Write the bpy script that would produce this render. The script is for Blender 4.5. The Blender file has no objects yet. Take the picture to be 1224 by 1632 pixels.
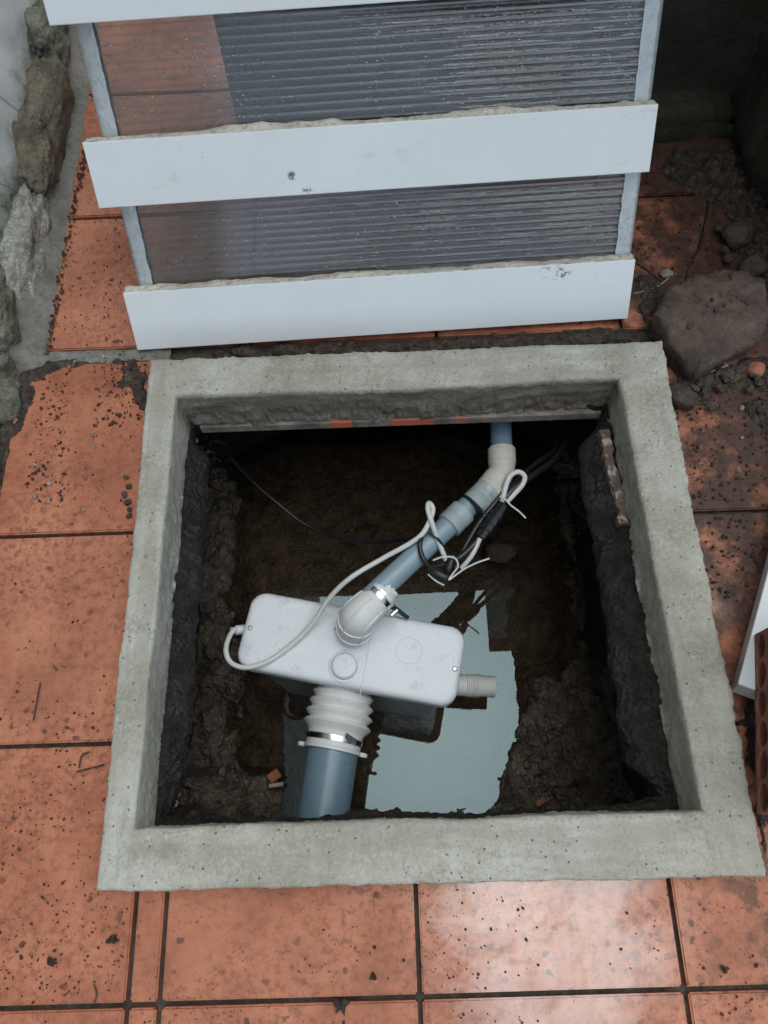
import bpy, bmesh, math, random
from mathutils import Vector, Matrix, noise
random.seed(7)
R = math.radians
sc = bpy.context.scene
C = bpy.context.collection

# ------------------------------------------------------------------ camera, world, sun, exposure
CZ = 1.085                      # camera height above the tiles (m)
FPX, PPX, PPY = 1226.0, 612.0, 816.0
_f = Vector((-93, -3025, FPX)).normalized()
_a = R(-2.0)
_r = Vector((math.cos(_a), math.sin(_a), 0)); _r.z = -(_r.x*_f.x + _r.y*_f.y)/_f.z; _r.normalize()
_d = _f.cross(_r)
if _d.z < 0: _d = -_d
def at(x, y, z):
    """world point at height z seen at photo pixel (x, y)"""
    v = Vector((x-PPX, y-PPY, FPX)); k = (CZ-z)/v.dot(_d)
    return Vector((k*v.dot(_r), k*v.dot(_f), z))
cam = bpy.data.cameras.new('camera'); camo = bpy.data.objects.new('camera', cam); C.objects.link(camo)
right = Vector((_r.x, _f.x, -_d.x)); down = Vector((_r.y, _f.y, -_d.y)); fw = Vector((_r.z, _f.z, -_d.z))
M = Matrix.Identity(4)
for i in range(3):
    M[i][0] = right[i]; M[i][1] = -down[i]; M[i][2] = -fw[i]
M[0][3], M[1][3], M[2][3] = 0, 0, CZ
camo.matrix_world = M
cam.sensor_fit = 'VERTICAL'; cam.sensor_height = 24; cam.lens = 24*FPX/1632
cam.clip_start = .02; cam.clip_end = 500
sc.camera = camo

SUN_EL, SUN_AZ = R(83), R(20)          # azimuth from +Y clockwise
w = bpy.data.worlds.new('World'); sc.world = w; w.use_nodes = True
nt = w.node_tree; nt.nodes.clear()
sky = nt.nodes.new('ShaderNodeTexSky'); sky.sky_type = 'NISHITA'; sky.sun_disc = False
sky.sun_elevation = SUN_EL; sky.sun_rotation = SUN_AZ; sky.dust_density = 1.2; sky.air_density = 1.0
hs = nt.nodes.new('ShaderNodeHueSaturation'); hs.inputs['Saturation'].default_value = .50
bg = nt.nodes.new('ShaderNodeBackground'); bg.inputs['Strength'].default_value = .13
wo = nt.nodes.new('ShaderNodeOutputWorld')
nt.links.new(sky.outputs[0], hs.inputs['Color']); nt.links.new(hs.outputs[0], bg.inputs['Color']); nt.links.new(bg.outputs[0], wo.inputs['Surface'])
sl = bpy.data.lights.new('sun', 'SUN'); sl.energy = 1.4; sl.angle = R(72); sl.color = (.925, 1.0, .965)
so = bpy.data.objects.new('sun', sl); C.objects.link(so)
sdir = Vector((math.sin(SUN_AZ)*math.cos(SUN_EL), math.cos(SUN_AZ)*math.cos(SUN_EL), math.sin(SUN_EL)))
so.rotation_euler = sdir.to_track_quat('Z', 'Y').to_euler()
sc.view_settings.view_transform = 'Standard'; sc.view_settings.look = 'None'
sc.view_settings.exposure = 0.68; sc.view_settings.gamma = 1
sc.cycles.max_bounces = 6; sc.cycles.transparent_max_bounces = 14; sc.cycles.diffuse_bounces = 4; sc.cycles.glossy_bounces = 3
sc.cycles.caustics_reflective = False; sc.cycles.caustics_refractive = False; sc.cycles.use_adaptive_sampling = True; sc.cycles.adaptive_threshold = .02
sc.cycles.use_denoising = True

# ------------------------------------------------------------------ helpers: materials
class N:
    """small node-graph builder"""
    def __init__(s, name):
        s.m = bpy.data.materials.new(name); s.m.use_nodes = True; s.t = s.m.node_tree
        s.b = s.t.nodes['Principled BSDF']; s.out = s.t.nodes['Material Output']
        s.co = s.t.nodes.new('ShaderNodeNewGeometry').outputs['Position']
    def n(s, k): return s.t.nodes.new(k)
    def l(s, a, b): s.t.links.new(a, b)
    def map(s, scale):
        m = s.n('ShaderNodeMapping'); m.inputs['Scale'].default_value = scale; s.l(s.co, m.inputs['Vector']); return m.outputs[0]
    def noise(s, scale, detail=4, rough=.6, dist=0, vec=None):
        n = s.n('ShaderNodeTexNoise'); n.inputs['Scale'].default_value = scale; n.inputs['Detail'].default_value = detail
        n.inputs['Roughness'].default_value = rough; n.inputs['Distortion'].default_value = dist
        s.l(vec or s.co, n.inputs['Vector']); return n.outputs['Fac']
    def vor(s, scale, feat='F1', vec=None, rand=1.0):
        n = s.n('ShaderNodeTexVoronoi'); n.feature = feat; n.inputs['Scale'].default_value = scale; n.inputs['Randomness'].default_value = rand
        s.l(vec or s.co, n.inputs['Vector']); return n.outputs['Distance']
    def ramp(s, fac, stops):
        r = s.n('ShaderNodeValToRGB'); e = r.color_ramp.elements
        while len(e) < len(stops): e.new(.5)
        for i, (p, c) in enumerate(stops):
            e[i].position = p; e[i].color = (c, c, c, 1) if isinstance(c, (int, float)) else (*c, 1)
        s.l(fac, r.inputs[0]); return r.outputs[0]
    def mix(s, fac, a, b, mode='MIX'):
        m = s.n('ShaderNodeMix'); m.data_type = 'RGBA'; m.blend_type = mode
        for v, i in ((fac, 0), (a, 6), (b, 7)):
            if isinstance(v, (int, float)): m.inputs[i].default_value = v if i == 0 else (v, v, v, 1)
            elif isinstance(v, tuple): m.inputs[i].default_value = (*v, 1)
            else: s.l(v, m.inputs[i])
        return m.outputs[2]
    def math(s, op, a, b=0.0, clamp=False):
        m = s.n('ShaderNodeMath'); m.operation = op; m.use_clamp = clamp
        for v, i in ((a, 0), (b, 1)):
            if isinstance(v, (int, float)): m.inputs[i].default_value = v
            else: s.l(v, m.inputs[i])
        return m.outputs[0]
    def xyz(s):
        m = s.n('ShaderNodeSeparateXYZ'); s.l(s.co, m.inputs[0]); return m.outputs
    def near(s, p, r0, r1):
        """1 within r0 of the world point p, 0 beyond r1"""
        d = s.n('ShaderNodeVectorMath'); d.operation = 'DISTANCE'; s.l(s.co, d.inputs[0]); d.inputs[1].default_value = p
        m = s.n('ShaderNodeMapRange'); m.interpolation_type = 'SMOOTHSTEP'
        m.inputs[1].default_value = r0; m.inputs[2].default_value = r1; m.inputs[3].default_value = 1; m.inputs[4].default_value = 0
        s.l(d.outputs['Value'], m.inputs[0]); return m.outputs[0]
    def bump(s, h, strength=.5, dist=.002, prev=None):
        b = s.n('ShaderNodeBump'); b.inputs['Strength'].default_value = strength; b.inputs['Distance'].default_value = dist
        s.l(h, b.inputs['Height'])
        if prev is not None: s.l(prev, b.inputs['Normal'])
        return b.outputs[0]
    def fin(s, col=None, rough=None, nrm=None, **kw):
        for k, v in (('Base Color', col), ('Roughness', rough), ('Normal', nrm)):
            if v is None: continue
            if isinstance(v, (int, float)): s.b.inputs[k].default_value = v
            elif isinstance(v, tuple): s.b.inputs[k].default_value = (*v, 1)
            else: s.l(v, s.b.inputs[k])
        for k, v in kw.items(): s.b.inputs[k.replace('_', ' ')].default_value = v
        return s.m

def m_tile():
    g = N('terracotta_tile')
    c = g.ramp(g.noise(8, 5, .65), [(.36, (.31, .096, .045)), (.5, (.45, .152, .077)), (.64, (.55, .208, .112))])
    oi = g.n('ShaderNodeObjectInfo')
    c = g.mix(g.ramp(oi.outputs['Random'], [(0, .0), (1, .30)]), c, (.53, .235, .14))
    warp = g.n('ShaderNodeTexNoise'); warp.inputs['Scale'].default_value = 45; g.l(g.co, warp.inputs['Vector'])
    wv = g.n('ShaderNodeVectorMath'); wv.operation = 'MULTIPLY_ADD'; g.l(warp.outputs['Color'], wv.inputs[0]); wv.inputs[1].default_value = (.018,)*3; g.l(g.co, wv.inputs[2])
    wv = wv.outputs[0]
    big = g.noise(4.5, 3, .6)
    # fine dirt film, rubbed brown flecks and pits
    fine = g.noise(85, 5, .75)
    c = g.mix(g.math('MULTIPLY', g.ramp(fine, [(.48, 0.), (.62, .75)]), g.ramp(big, [(.36, .25), (.6, 1.)])), c, (.17, .055, .028))
    c = g.mix(g.ramp(fine, [(.30, .45), (.42, 0.)]), c, (.60, .275, .18))
    pit = g.math('MULTIPLY', g.ramp(g.vor(38, vec=wv), [(.13, 1.), (.20, 0.)]), g.ramp(g.noise(7, 2), [(.42, 0.), (.55, .9)]))
    c = g.mix(pit, c, (.10, .036, .022))
    fl = g.math('MULTIPLY', g.ramp(g.vor(150, vec=wv), [(.12, 1.), (.24, 0.)]), g.ramp(g.noise(12, 4, .7), [(.43, 0.), (.58, .9)]))
    c = g.mix(fl, c, (.075, .026, .014))
    # soil trodden over the tiles on the right
    x, y, z = g.xyz()
    nn = g.noise(15, 6, .72)
    side = g.math('ADD', g.math('MULTIPLY', g.math('SUBTRACT', x, .37), 5.5), g.math('MULTIPLY', g.math('SUBTRACT', nn, .47), 5.5), True)
    yy = g.math('MULTIPLY', g.math('SUBTRACT', y, .06), 5.0, True)
    dm = g.math('MULTIPLY', side, g.math('MULTIPLY', yy, .92))
    c = g.mix(dm, c, g.mix(g.ramp(g.noise(50, 4, .7), [(.4, 0.), (.62, 1.)]), (.028, .016, .012), (.085, .04, .028)))
    sp = g.math('MULTIPLY', g.ramp(g.noise(26, 6, .72), [(.50, 0.), (.58, 1.)]), g.math('MULTIPLY', g.math('SUBTRACT', x, .33), 9.0, True))
    c = g.mix(g.math('MULTIPLY', sp, .7), c, (.05, .028, .02))
    # wet film: glossy where rain water still stands
    wet = g.math('MULTIPLY', g.near(tuple(at(880, 1470, 0)), .08, .22), g.ramp(g.noise(11, 4, .65), [(.36, .45), (.56, 1.)]))
    wet = g.math('MAXIMUM', wet, g.ramp(g.noise(5, 4), [(.54, 0.), (.70, .5)]))
    rough = g.ramp(wet, [(0, .62), (.5, .34), (1, .13)])
    g.l(g.ramp(wet, [(.35, 0.), (.8, .8), (1, 1.)]), g.b.inputs['Coat Weight']); g.b.inputs['Coat Roughness'].default_value = .10; g.b.inputs['Coat IOR'].default_value = 1.8
    nb = g.bump(g.math('ADD', g.noise(30, 2), g.math('MULTIPLY', g.noise(150, 2, .7), .45)), .45, .0016)
    return g.fin(c, rough, nb)
def m_concrete():
    g = N('fresh_concrete')
    c = g.ramp(g.noise(7, 6, .68), [(.34, (.34, .325, .262)), (.5, (.46, .447, .375)), (.64, (.56, .55, .485))])
    c = g.mix(g.ramp(g.noise(18, 5, .75), [(.55, 0.), (.66, .6)]), c, (.27, .255, .20))
    gr = g.noise(230, 3, .75)
    c = g.mix(g.math('MULTIPLY', g.ramp(gr, [(.34, .5), (.48, 0.)]), g.ramp(g.noise(9, 2), [(.4, .3), (.6, 1.)])), c, (.22, .21, .17))
    c = g.mix(g.ramp(gr, [(.54, 0.), (.68, .38)]), c, (.66, .66, .61))
    xs_, ys_, zs_ = g.xyz()
    sidem = g.math('MULTIPLY', g.math('SUBTRACT', g.math('ABSOLUTE', g.math('SUBTRACT', xs_, .02)), .345), 80.0, True)
    mm = g.n('ShaderNodeMix'); mm.data_type = 'FLOAT'; g.l(sidem, mm.inputs[0]); g.l(g.noise(26, 4, .6, vec=g.map((.16, 1.3, 1))), mm.inputs[2]); g.l(g.noise(26, 4, .6, vec=g.map((1.3, .16, 1))), mm.inputs[3])
    tr = mm.outputs[0]
    c = g.mix(g.ramp(tr, [(.40, .40), (.52, 0.)]), c, (.30, .285, .235))
    c = g.mix(g.ramp(g.noise(3.2, 3), [(.52, 0.), (.66, .5)]), c, (.36, .335, .265))
    vv = g.vor(80)
    c = g.mix(g.ramp(vv, [(.04, .85), (.09, 0.)]), c, (.08, .07, .055))
    x, y, z = g.xyz()
    mud = g.math('MULTIPLY', g.math('MULTIPLY', g.math('SUBTRACT', y, .595), 60.0, True), g.math('MULTIPLY', g.math('SUBTRACT', .049, z), 120.0, True))
    c = g.mix(g.math('MULTIPLY', mud, g.ramp(g.noise(26, 5, .7, vec=g.map((.5, 1, 2))), [(.36, .95), (.6, .55)])), c, (.13, .105, .075))
    h = g.math('ADD', g.noise(55, 3, .7), g.math('MULTIPLY', gr, .55))
    h = g.math('SUBTRACT', h, g.math('MULTIPLY', g.ramp(vv, [(.05, 1.), (.12, 0.)]), .8))
    return g.fin(c, .92, g.bump(h, .9, .004), Specular_IOR_Level=.25)
def m_mortar(name='cement_mortar', a=(.16, .15, .125), b=(.30, .29, .25), s=18):
    g = N(name)
    c = g.ramp(g.noise(s, 6, .7), [(.32, a), (.68, b)])
    c = g.mix(g.ramp(g.noise(120, 4, .7), [(.5, 0.), (.7, .6)]), c, tuple(v*.45 for v in a))
    return g.fin(c, .92, g.bump(g.noise(140, 5, .7), .7, .003), Specular_IOR_Level=.3)
def m_bed():
    g = N('joint_mortar')
    c = g.ramp(g.noise(40, 6, .7), [(.35, (.028, .022, .017)), (.6, (.085, .07, .052)), (.75, (.17, .15, .12))])
    return g.fin(c, .9, g.bump(g.noise(130, 5, .7), .9, .004))
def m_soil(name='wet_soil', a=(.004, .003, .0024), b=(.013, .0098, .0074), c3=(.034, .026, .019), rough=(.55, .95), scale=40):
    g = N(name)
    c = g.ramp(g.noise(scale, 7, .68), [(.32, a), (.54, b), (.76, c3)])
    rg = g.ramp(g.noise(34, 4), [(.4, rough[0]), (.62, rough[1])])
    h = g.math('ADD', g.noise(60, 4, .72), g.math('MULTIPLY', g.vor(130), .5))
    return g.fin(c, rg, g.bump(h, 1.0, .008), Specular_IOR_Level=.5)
def m_plain(name, col, rough=.4, var=.12, dirt=None, dscale=60, dlo=.6, dhi=.7, damt=.6, bump=.15, bs=80, metallic=0., spec=.5, coat=0.):
    g = N(name)
    c = g.ramp(g.noise(14, 5), [(.3, tuple(v*(1-var) for v in col)), (.7, tuple(min(1, v*(1+var*.6)) for v in col))])
    if dirt: c = g.mix(g.ramp(g.noise(dscale, 6, .7), [(dlo, 0.), (dhi, damt)]), c, dirt)
    rg = g.ramp(g.noise(30, 4), [(.3, max(.03, rough*.75)), (.7, min(1, rough*1.3))])
    return g.fin(c, rg, g.bump(g.noise(bs, 4), bump, .002), Metallic=metallic, Specular_IOR_Level=spec, Coat_Weight=coat)
def m_render():
    g = N('grey_render')
    c = g.ramp(g.noise(5, 7, .65), [(.34, (.36, .37, .35)), (.64, (.56, .575, .56))])
    x, y, z = g.xyz()
    lo = g.math('MULTIPLY', g.math('SUBTRACT', g.math('ADD', g.math('MULTIPLY', g.noise(16, 5, .7), .16), .03), z), 16.0, True)
    c = g.mix(lo, c, (.085, .08, .05))
    cr = g.ramp(g.vor(2.6, 'DISTANCE_TO_EDGE'), [(0, 1.), (.006, 0.)])
    c = g.mix(g.math('MULTIPLY', cr, .7), c, (.07, .07, .06))
    return g.fin(c, .93, g.bump(g.noise(70, 6, .7), .5, .003))
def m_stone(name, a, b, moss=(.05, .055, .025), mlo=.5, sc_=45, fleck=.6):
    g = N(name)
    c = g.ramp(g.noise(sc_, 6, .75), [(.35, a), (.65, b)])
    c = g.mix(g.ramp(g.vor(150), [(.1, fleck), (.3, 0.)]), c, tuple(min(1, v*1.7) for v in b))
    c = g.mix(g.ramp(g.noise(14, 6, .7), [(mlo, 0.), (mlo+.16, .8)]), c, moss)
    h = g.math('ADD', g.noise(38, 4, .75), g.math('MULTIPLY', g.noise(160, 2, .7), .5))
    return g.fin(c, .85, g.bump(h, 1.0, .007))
def m_water():
    g = N('pit_water')
    for n in list(g.t.nodes):
        if n.type == 'BSDF_PRINCIPLED': g.t.nodes.remove(n)
    tr = g.n('ShaderNodeBsdfTransparent'); tr.inputs[0].default_value = (.74, .69, .62, 1)
    gl = g.n('ShaderNodeBsdfGlossy'); gl.inputs['Roughness'].default_value = 0.0; gl.inputs[0].default_value = (.70, .93, 1, 1)  # blue tint painted into the gloss so the mirrored sky reads bluer
    fr = g.n('ShaderNodeFresnel'); fr.inputs[0].default_value = WATER_IOR
    mx = g.n('ShaderNodeMixShader'); g.l(fr.outputs[0], mx.inputs[0]); g.l(tr.outputs[0], mx.inputs[1]); g.l(gl.outputs[0], mx.inputs[2])
    g.l(mx.outputs[0], g.out.inputs['Surface']); return g.m
WATER_IOR = 1.66
def m_poly(name, haze, tint, gloss_rough, drops=True):
    g = N(name); p = g.b
    p.inputs['Base Color'].default_value = (.78, .82, .84, 1); p.inputs['Roughness'].default_value = .4
    tr = g.n('ShaderNodeBsdfTransparent'); tr.inputs[0].default_value = (*tint, 1)
    gl = g.n('ShaderNodeBsdfGlossy'); gl.inputs['Roughness'].default_value = gloss_rough
    fr = g.n('ShaderNodeFresnel'); fr.inputs[0].default_value = 1.55
    hz = g.n('ShaderNodeMixShader')
    hz.inputs[0].default_value = haze
    if drops:
        v = g.map((1, 1, 1))
        dv = g.ramp(g.vor(210, vec=v), [(.1, 1.), (.33, 0.)])
        mask = g.ramp(g.noise(9, 4), [(.42, 0.), (.6, 1.)])
        dd = g.math('MULTIPLY', dv, mask)
        dt = g.n('ShaderNodeVectorMath'); dt.operation = 'DOT_PRODUCT'; g.l(g.co, dt.inputs[0]); dt.inputs[1].default_value = (-0.021558, 0.534791, 0.844709)
        ph = g.math('SUBTRACT', dt.outputs['Value'], 0.420621)
        wvv = g.math('SINE', g.math('MULTIPLY', ph, 581.7764))
        x, y, z = g.xyz()
        film = g.math('MULTIPLY', g.math('ADD', g.math('MULTIPLY', x, 2.2), .55, True), g.ramp(g.noise(7, 4, .65, vec=g.map((.6, 2, 2))), [(.36, .25), (.6, 1.)]))
        nb = g.bump(g.math('ADD', g.math('MULTIPLY', g.math('MULTIPLY', wvv, film), .5), g.math('MULTIPLY', g.noise(160, 2, .6, vec=g.map((.35, 1, 1))), g.math('MULTIPLY', film, .7))), 1.0, .0022); g.l(nb, gl.inputs['Normal'])
        dirt = g.ramp(g.noise(14, 6, .7), [(.5, 0.), (.75, .25)])
        g.l(g.math('ADD', g.math('MULTIPLY', dirt, .4), haze), hz.inputs[0])
        p.inputs['Base Color'].default_value = (.36, .36, .35, 1)
    g.l(tr.outputs[0], hz.inputs[1]); g.l(p.outputs[0], hz.inputs[2])
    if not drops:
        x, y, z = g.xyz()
        sky_lit = g.math('ADD', g.math('MULTIPLY', x, 1.9), .52, True)
        g.l(g.math('ADD', g.math('MULTIPLY', g.math('MULTIPLY', sky_lit, g.ramp(g.noise(12, 4, .7), [(.3, .55), (.6, 1.)])), .78), .14), hz.inputs[0])  # ribs whitened towards the right, painting in the sky light they catch
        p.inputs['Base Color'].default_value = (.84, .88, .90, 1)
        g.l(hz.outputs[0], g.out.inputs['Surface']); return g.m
    mx = g.n('ShaderNodeMixShader'); g.l(fr.outputs[0], mx.inputs[0]); g.l(hz.outputs[0], mx.inputs[1]); g.l(gl.outputs[0], mx.inputs[2])
    g.l(mx.outputs[0], g.out.inputs['Surface']); return g.m
def m_lid():
    g = N('white_pump_plastic')
    c = g.ramp(g.noise(9, 4), [(.3, (.70, .735, .76)), (.7, (.78, .81, .83))])
    sp = g.math('MULTIPLY', g.ramp(g.vor(165), [(.08, 1.), (.15, 0.)]), g.ramp(g.noise(13, 3), [(.47, 0.), (.56, 1.)]))
    c = g.mix(sp, c, (.07, .06, .05))
    c = g.mix(g.ramp(g.noise(26, 6, .75), [(.56, 0.), (.72, .4)]), c, (.36, .35, .32))
    return g.fin(c, .38, g.bump(g.noise(420, 2), .12, .0006), Specular_IOR_Level=.45)
def m_board():
    g = N('white_laminate')
    c = g.ramp(g.noise(4, 4), [(.3, (.75, .81, .82)), (.7, (.82, .87, .88))])
    st = g.math('MULTIPLY', g.ramp(g.noise(16, 6, .75, vec=g.map((.5, 1.5, 1.5))), [(.60, 0.), (.75, .45)]), 1.0)
    c = g.mix(st, c, (.42, .39, .33))
    sp = g.math('MULTIPLY', g.ramp(g.vor(70), [(.03, 1.), (.07, 0.)]), g.ramp(g.noise(6, 3), [(.55, 0.), (.62, 1.)]))
    c = g.mix(sp, c, (.10, .085, .06))
    nz = g.noise(90, 4, .75)
    for p, r0, r1, lo, colr in (((-0.1298, 0.8856, 0.2262), .003, .008, .42, (.05, .075, .06)), ((0.2835, 0.8045, 0.0846), .006, .020, .53, (.20, .16, .11)), ((0.2582, 0.8058, 0.0875), .004, .014, .55, (.22, .18, .12)), ((-0.1087, 0.8743, 0.2076), .002, .012, .56, (.12, .11, .10))):
        c = g.mix(g.math('MULTIPLY', g.near(p, r0, r1), g.ramp(nz, [(lo, 0.), (lo+.06, .9)])), c, colr)
    return g.fin(c, .42, g.bump(g.noise(40, 2), .06, .002), Specular_IOR_Level=.4)

def m_trans():
    g = N('translucent_canopy_sheet'); t = g.n('ShaderNodeBsdfTranslucent'); t.inputs[0].default_value = (.62, .63, .60, 1)
    mx = g.n('ShaderNodeMixShader'); mx.inputs[0].default_value = .6; g.b.inputs['Base Color'].default_value = (.45, .46, .44, 1); g.b.inputs['Roughness'].default_value = .5
    g.l(g.b.outputs[0], mx.inputs[1]); g.l(t.outputs[0], mx.inputs[2]); g.l(mx.outputs[0], g.out.inputs['Surface']); return g.m
def m_paint():
    g = N('grey_painted_timber'); c = g.ramp(g.noise(30, 5, .7), [(.35, (.13, .105, .085)), (.65, (.34, .29, .26))])
    x, y, z = g.xyz()
    msk = g.math('MULTIPLY', g.ramp(g.math('ABSOLUTE', g.math('SUBTRACT', x, .01)), [(.10, 1.), (.125, 0.)]), g.ramp(g.noise(24, 2, .5, vec=g.map((1, .2, .3))), [(.485, 0.), (.50, 1.)]))
    c = g.mix(msk, c, (.62, .16, .085))
    return g.fin(c, .8, g.bump(g.noise(90, 4), .5, .003))
MT = dict(
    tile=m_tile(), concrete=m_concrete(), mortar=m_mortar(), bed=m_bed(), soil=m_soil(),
    mud=m_soil('wet_mud', (.045, .034, .026), (.125, .096, .070), (.22, .175, .13), (.07, .55), 26),
    dirt=m_soil('loose_dirt', (.02, .0145, .011), (.065, .048, .036), (.15, .12, .09), (.6, .95), 75),
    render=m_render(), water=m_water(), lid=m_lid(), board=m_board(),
    pumpgrey=m_plain('grey_pump_tank', (.52, .56, .58), .42, .1),
    rubber=m_plain('white_rubber', (.74, .75, .73), .5, .1, (.3, .27, .2), 40, .6, .78, .5),
    pvc=m_plain('blue_grey_pvc', (.165, .25, .31), .30, .08, (.30, .33, .33), 50, .66, .74, .35, .05),
    pvcpale=m_plain('pale_blue_grey_pvc', (.25, .35, .40), .32, .1, (.16, .17, .16), 45, .58, .68, .45, .05),
    pvclight=m_plain('grey_pvc_fitting', (.36, .42, .42), .42, .12, (.16, .12, .08), 70, .58, .68, .7),
    pvcwhite=m_plain('off_white_pvc_fitting', (.56, .55, .47), .5, .12, (.2, .14, .09), 70, .60, .7, .7),
    steel=m_plain('clamp_steel', (.62, .62, .60), .25, .1, metallic=1.0),
    black=m_plain('black_plastic', (.014, .014, .015), .35, .2),
    blackcable=m_plain('black_cable_sheath', (.018, .018, .02), .3, .2),
    whitecable=m_plain('white_cable_sheath', (.66, .66, .63), .42, .08, (.3, .27, .22), 60, .62, .75, .4),
    poly=m_poly('polycarbonate_skin', .04, (.965, .975, .975), .08),
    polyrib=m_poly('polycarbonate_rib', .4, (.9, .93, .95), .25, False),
    drop=m_plain('condensed_water_drop', (.62, .66, .68), .08, .1, spec=1.0, bump=0.),
    tape=m_plain('silver_edge_tape', (.52, .57, .58), .28, .2, (.3, .32, .32), 90, .5, .7, .5, .8, 90, metallic=.35),
    rawedge=m_plain('raw_fibreboard_edge', (.66, .63, .55), .9, .25, (.30, .25, .17), 110, .50, .62, .75, 1.0, 140),
    oldwood=m_plain('weathered_timber', (.17, .115, .085), .8, .4, (.50, .46, .42), 55, .53, .58, .85, .8, 60),
    paintwood=m_paint(),
    brick=m_plain('hollow_brick_clay', (.27, .105, .068), .85, .3, (.10, .065, .05), 35, .5, .68, .8, .9, 120),
    rock=m_stone('brown_rock', (.075, .052, .04), (.15, .108, .082), (.05, .036, .028), .47, 40, .1),
    stonepale=m_stone('speckled_granite', (.19, .185, .15), (.42, .41, .36), (.05, .05, .03), .5, 70),
    stonebrown=m_stone('mossy_brown_stone', (.11, .09, .062), (.22, .185, .13), (.045, .05, .022), .47, 50),
    stonemoss=m_stone('mossy_stone', (.11, .11, .08), (.24, .23, .18), (.04, .05, .02), .44, 50),
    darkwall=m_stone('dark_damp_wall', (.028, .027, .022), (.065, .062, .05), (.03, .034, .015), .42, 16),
    greenstain=m_stone('mossy_plinth', (.035, .033, .022), (.085, .08, .052), (.035, .036, .018), .42, 40),
    pebble=m_stone('pale_pebble', (.22, .20, .165), (.42, .40, .35), (.09, .08, .06), .6, 60),
    clod=m_stone('grey_soil_clod', (.05, .037, .028), (.11, .085, .065), (.035, .025, .019), .5, 60),
    crumb=m_plain('reddish_dirt_crumb', (.075, .028, .014), .7, .6, (.03, .014, .008), 60, .5, .6, .8),
    root=m_plain('thin_root', (.10, .065, .045), .8, .3),
    twig=m_plain('dry_twig', (.085, .055, .035), .8, .3),
    straw=m_plain('pale_straw', (.42, .36, .26), .7, .2),
    leaf=m_plain('dead_leaf', (.035, .02, .012), .7, .3),
    shard=m_plain('terracotta_shard', (.46, .17, .095), .7, .2, (.1, .06, .04), 70, .55, .7, .6),
    canopysheet=m_trans(),
    canopybeam=m_plain('brown_canopy_beam', (.12, .075, .045), .7, .2),
)

# ------------------------------------------------------------------ helpers: meshes
def link(name, me, mat, parent=None, smooth=True):
    o = bpy.data.objects.new(name, me); C.objects.link(o)
    if mat is not None and not me.materials: me.materials.append(MT[mat] if isinstance(mat, str) else mat)
    if smooth:
        me.polygons.foreach_set('use_smooth', [True]*len(me.polygons))
    if parent is not None: o.parent = parent
    return o
def pyd(name, vs, fs, mat, parent=None, smooth=True):
    me = bpy.data.meshes.new(name); me.from_pydata([tuple(v) for v in vs], [], fs); me.update()
    return link(name, me, mat, parent, smooth)
def tag(o, label=None, cat=None, group=None, kind=None):
    if label: o['label'] = label
    if cat: o['category'] = cat
    if group: o['group'] = group
    if kind: o['kind'] = kind
    return o
def empty(name, loc, label, cat, group=None, rot=None):
    o = bpy.data.objects.new(name, None); C.objects.link(o); o.location = loc; o.empty_display_size = .02
    if rot is not None: o.rotation_euler = rot
    return tag(o, label, cat, group)
def setloc(o):
    """re-centre a world-space mesh child on its parent empty"""
    o.matrix_parent_inverse = Matrix.Translation(o.parent.location).inverted() if o.parent.rotation_euler == Vector((0,0,0)) else o.parent.matrix_basis.inverted()
    return o
def spline(pts, per=10):
    pts = [Vector(p) for p in pts]; out = []
    P = [pts[0]*2-pts[1]] + pts + [pts[-1]*2-pts[-2]]
    for i in range(1, len(P)-2):
        a, b, c, d = P[i-1:i+3]
        for k in range(per):
            t = k/per
            out.append(.5*((2*b)+(c-a)*t+(2*a-5*b+4*c-d)*t*t+(3*b-a-3*c+d)*t**3))
    out.append(pts[-1]); return out
def tube_data(path, rad, seg=12, cap=True):
    path = [Vector(p) for p in path]; n = len(path)
    rs = rad if isinstance(rad, (list, tuple)) else [rad]*n
    vs, fs = [], []; up = None
    for i, p in enumerate(path):
        t = (path[min(i+1, n-1)]-path[max(i-1, 0)])
        if t.length < 1e-9: t = Vector((0,0,1))
        t.normalize()
        if up is None:
            up = t.cross(Vector((0,0,1)) if abs(t.z) < .9 else Vector((1,0,0))).normalized()
        up = (up - t*up.dot(t)).normalized(); b = t.cross(up)
        for k in range(seg):
            a = 2*math.pi*k/seg
            vs.append(p + (up*math.cos(a)+b*math.sin(a))*rs[i])
    for i in range(n-1):
        for k in range(seg):
            k2 = (k+1) % seg
            fs.append((i*seg+k, i*seg+k2, (i+1)*seg+k2, (i+1)*seg+k))
    if cap:
        fs.append(tuple(range(seg))[::-1]); fs.append(tuple(range((n-1)*seg, n*seg)))
    return vs, fs
def tube(name, path, rad, mat, parent=None, seg=12, cap=True):
    vs, fs = tube_data(path, rad, seg, cap)
    o = pyd(name, vs, fs, mat, parent)
    sharp(o, 50); return o
def sharp(o, deg):
    me = o.data
    bm = bmesh.new(); bm.from_mesh(me); a = R(deg)
    for e in bm.edges:
        if len(e.link_faces) == 2 and e.calc_face_angle(0) > a: e.smooth = False
    bm.to_mesh(me); bm.free()
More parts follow.
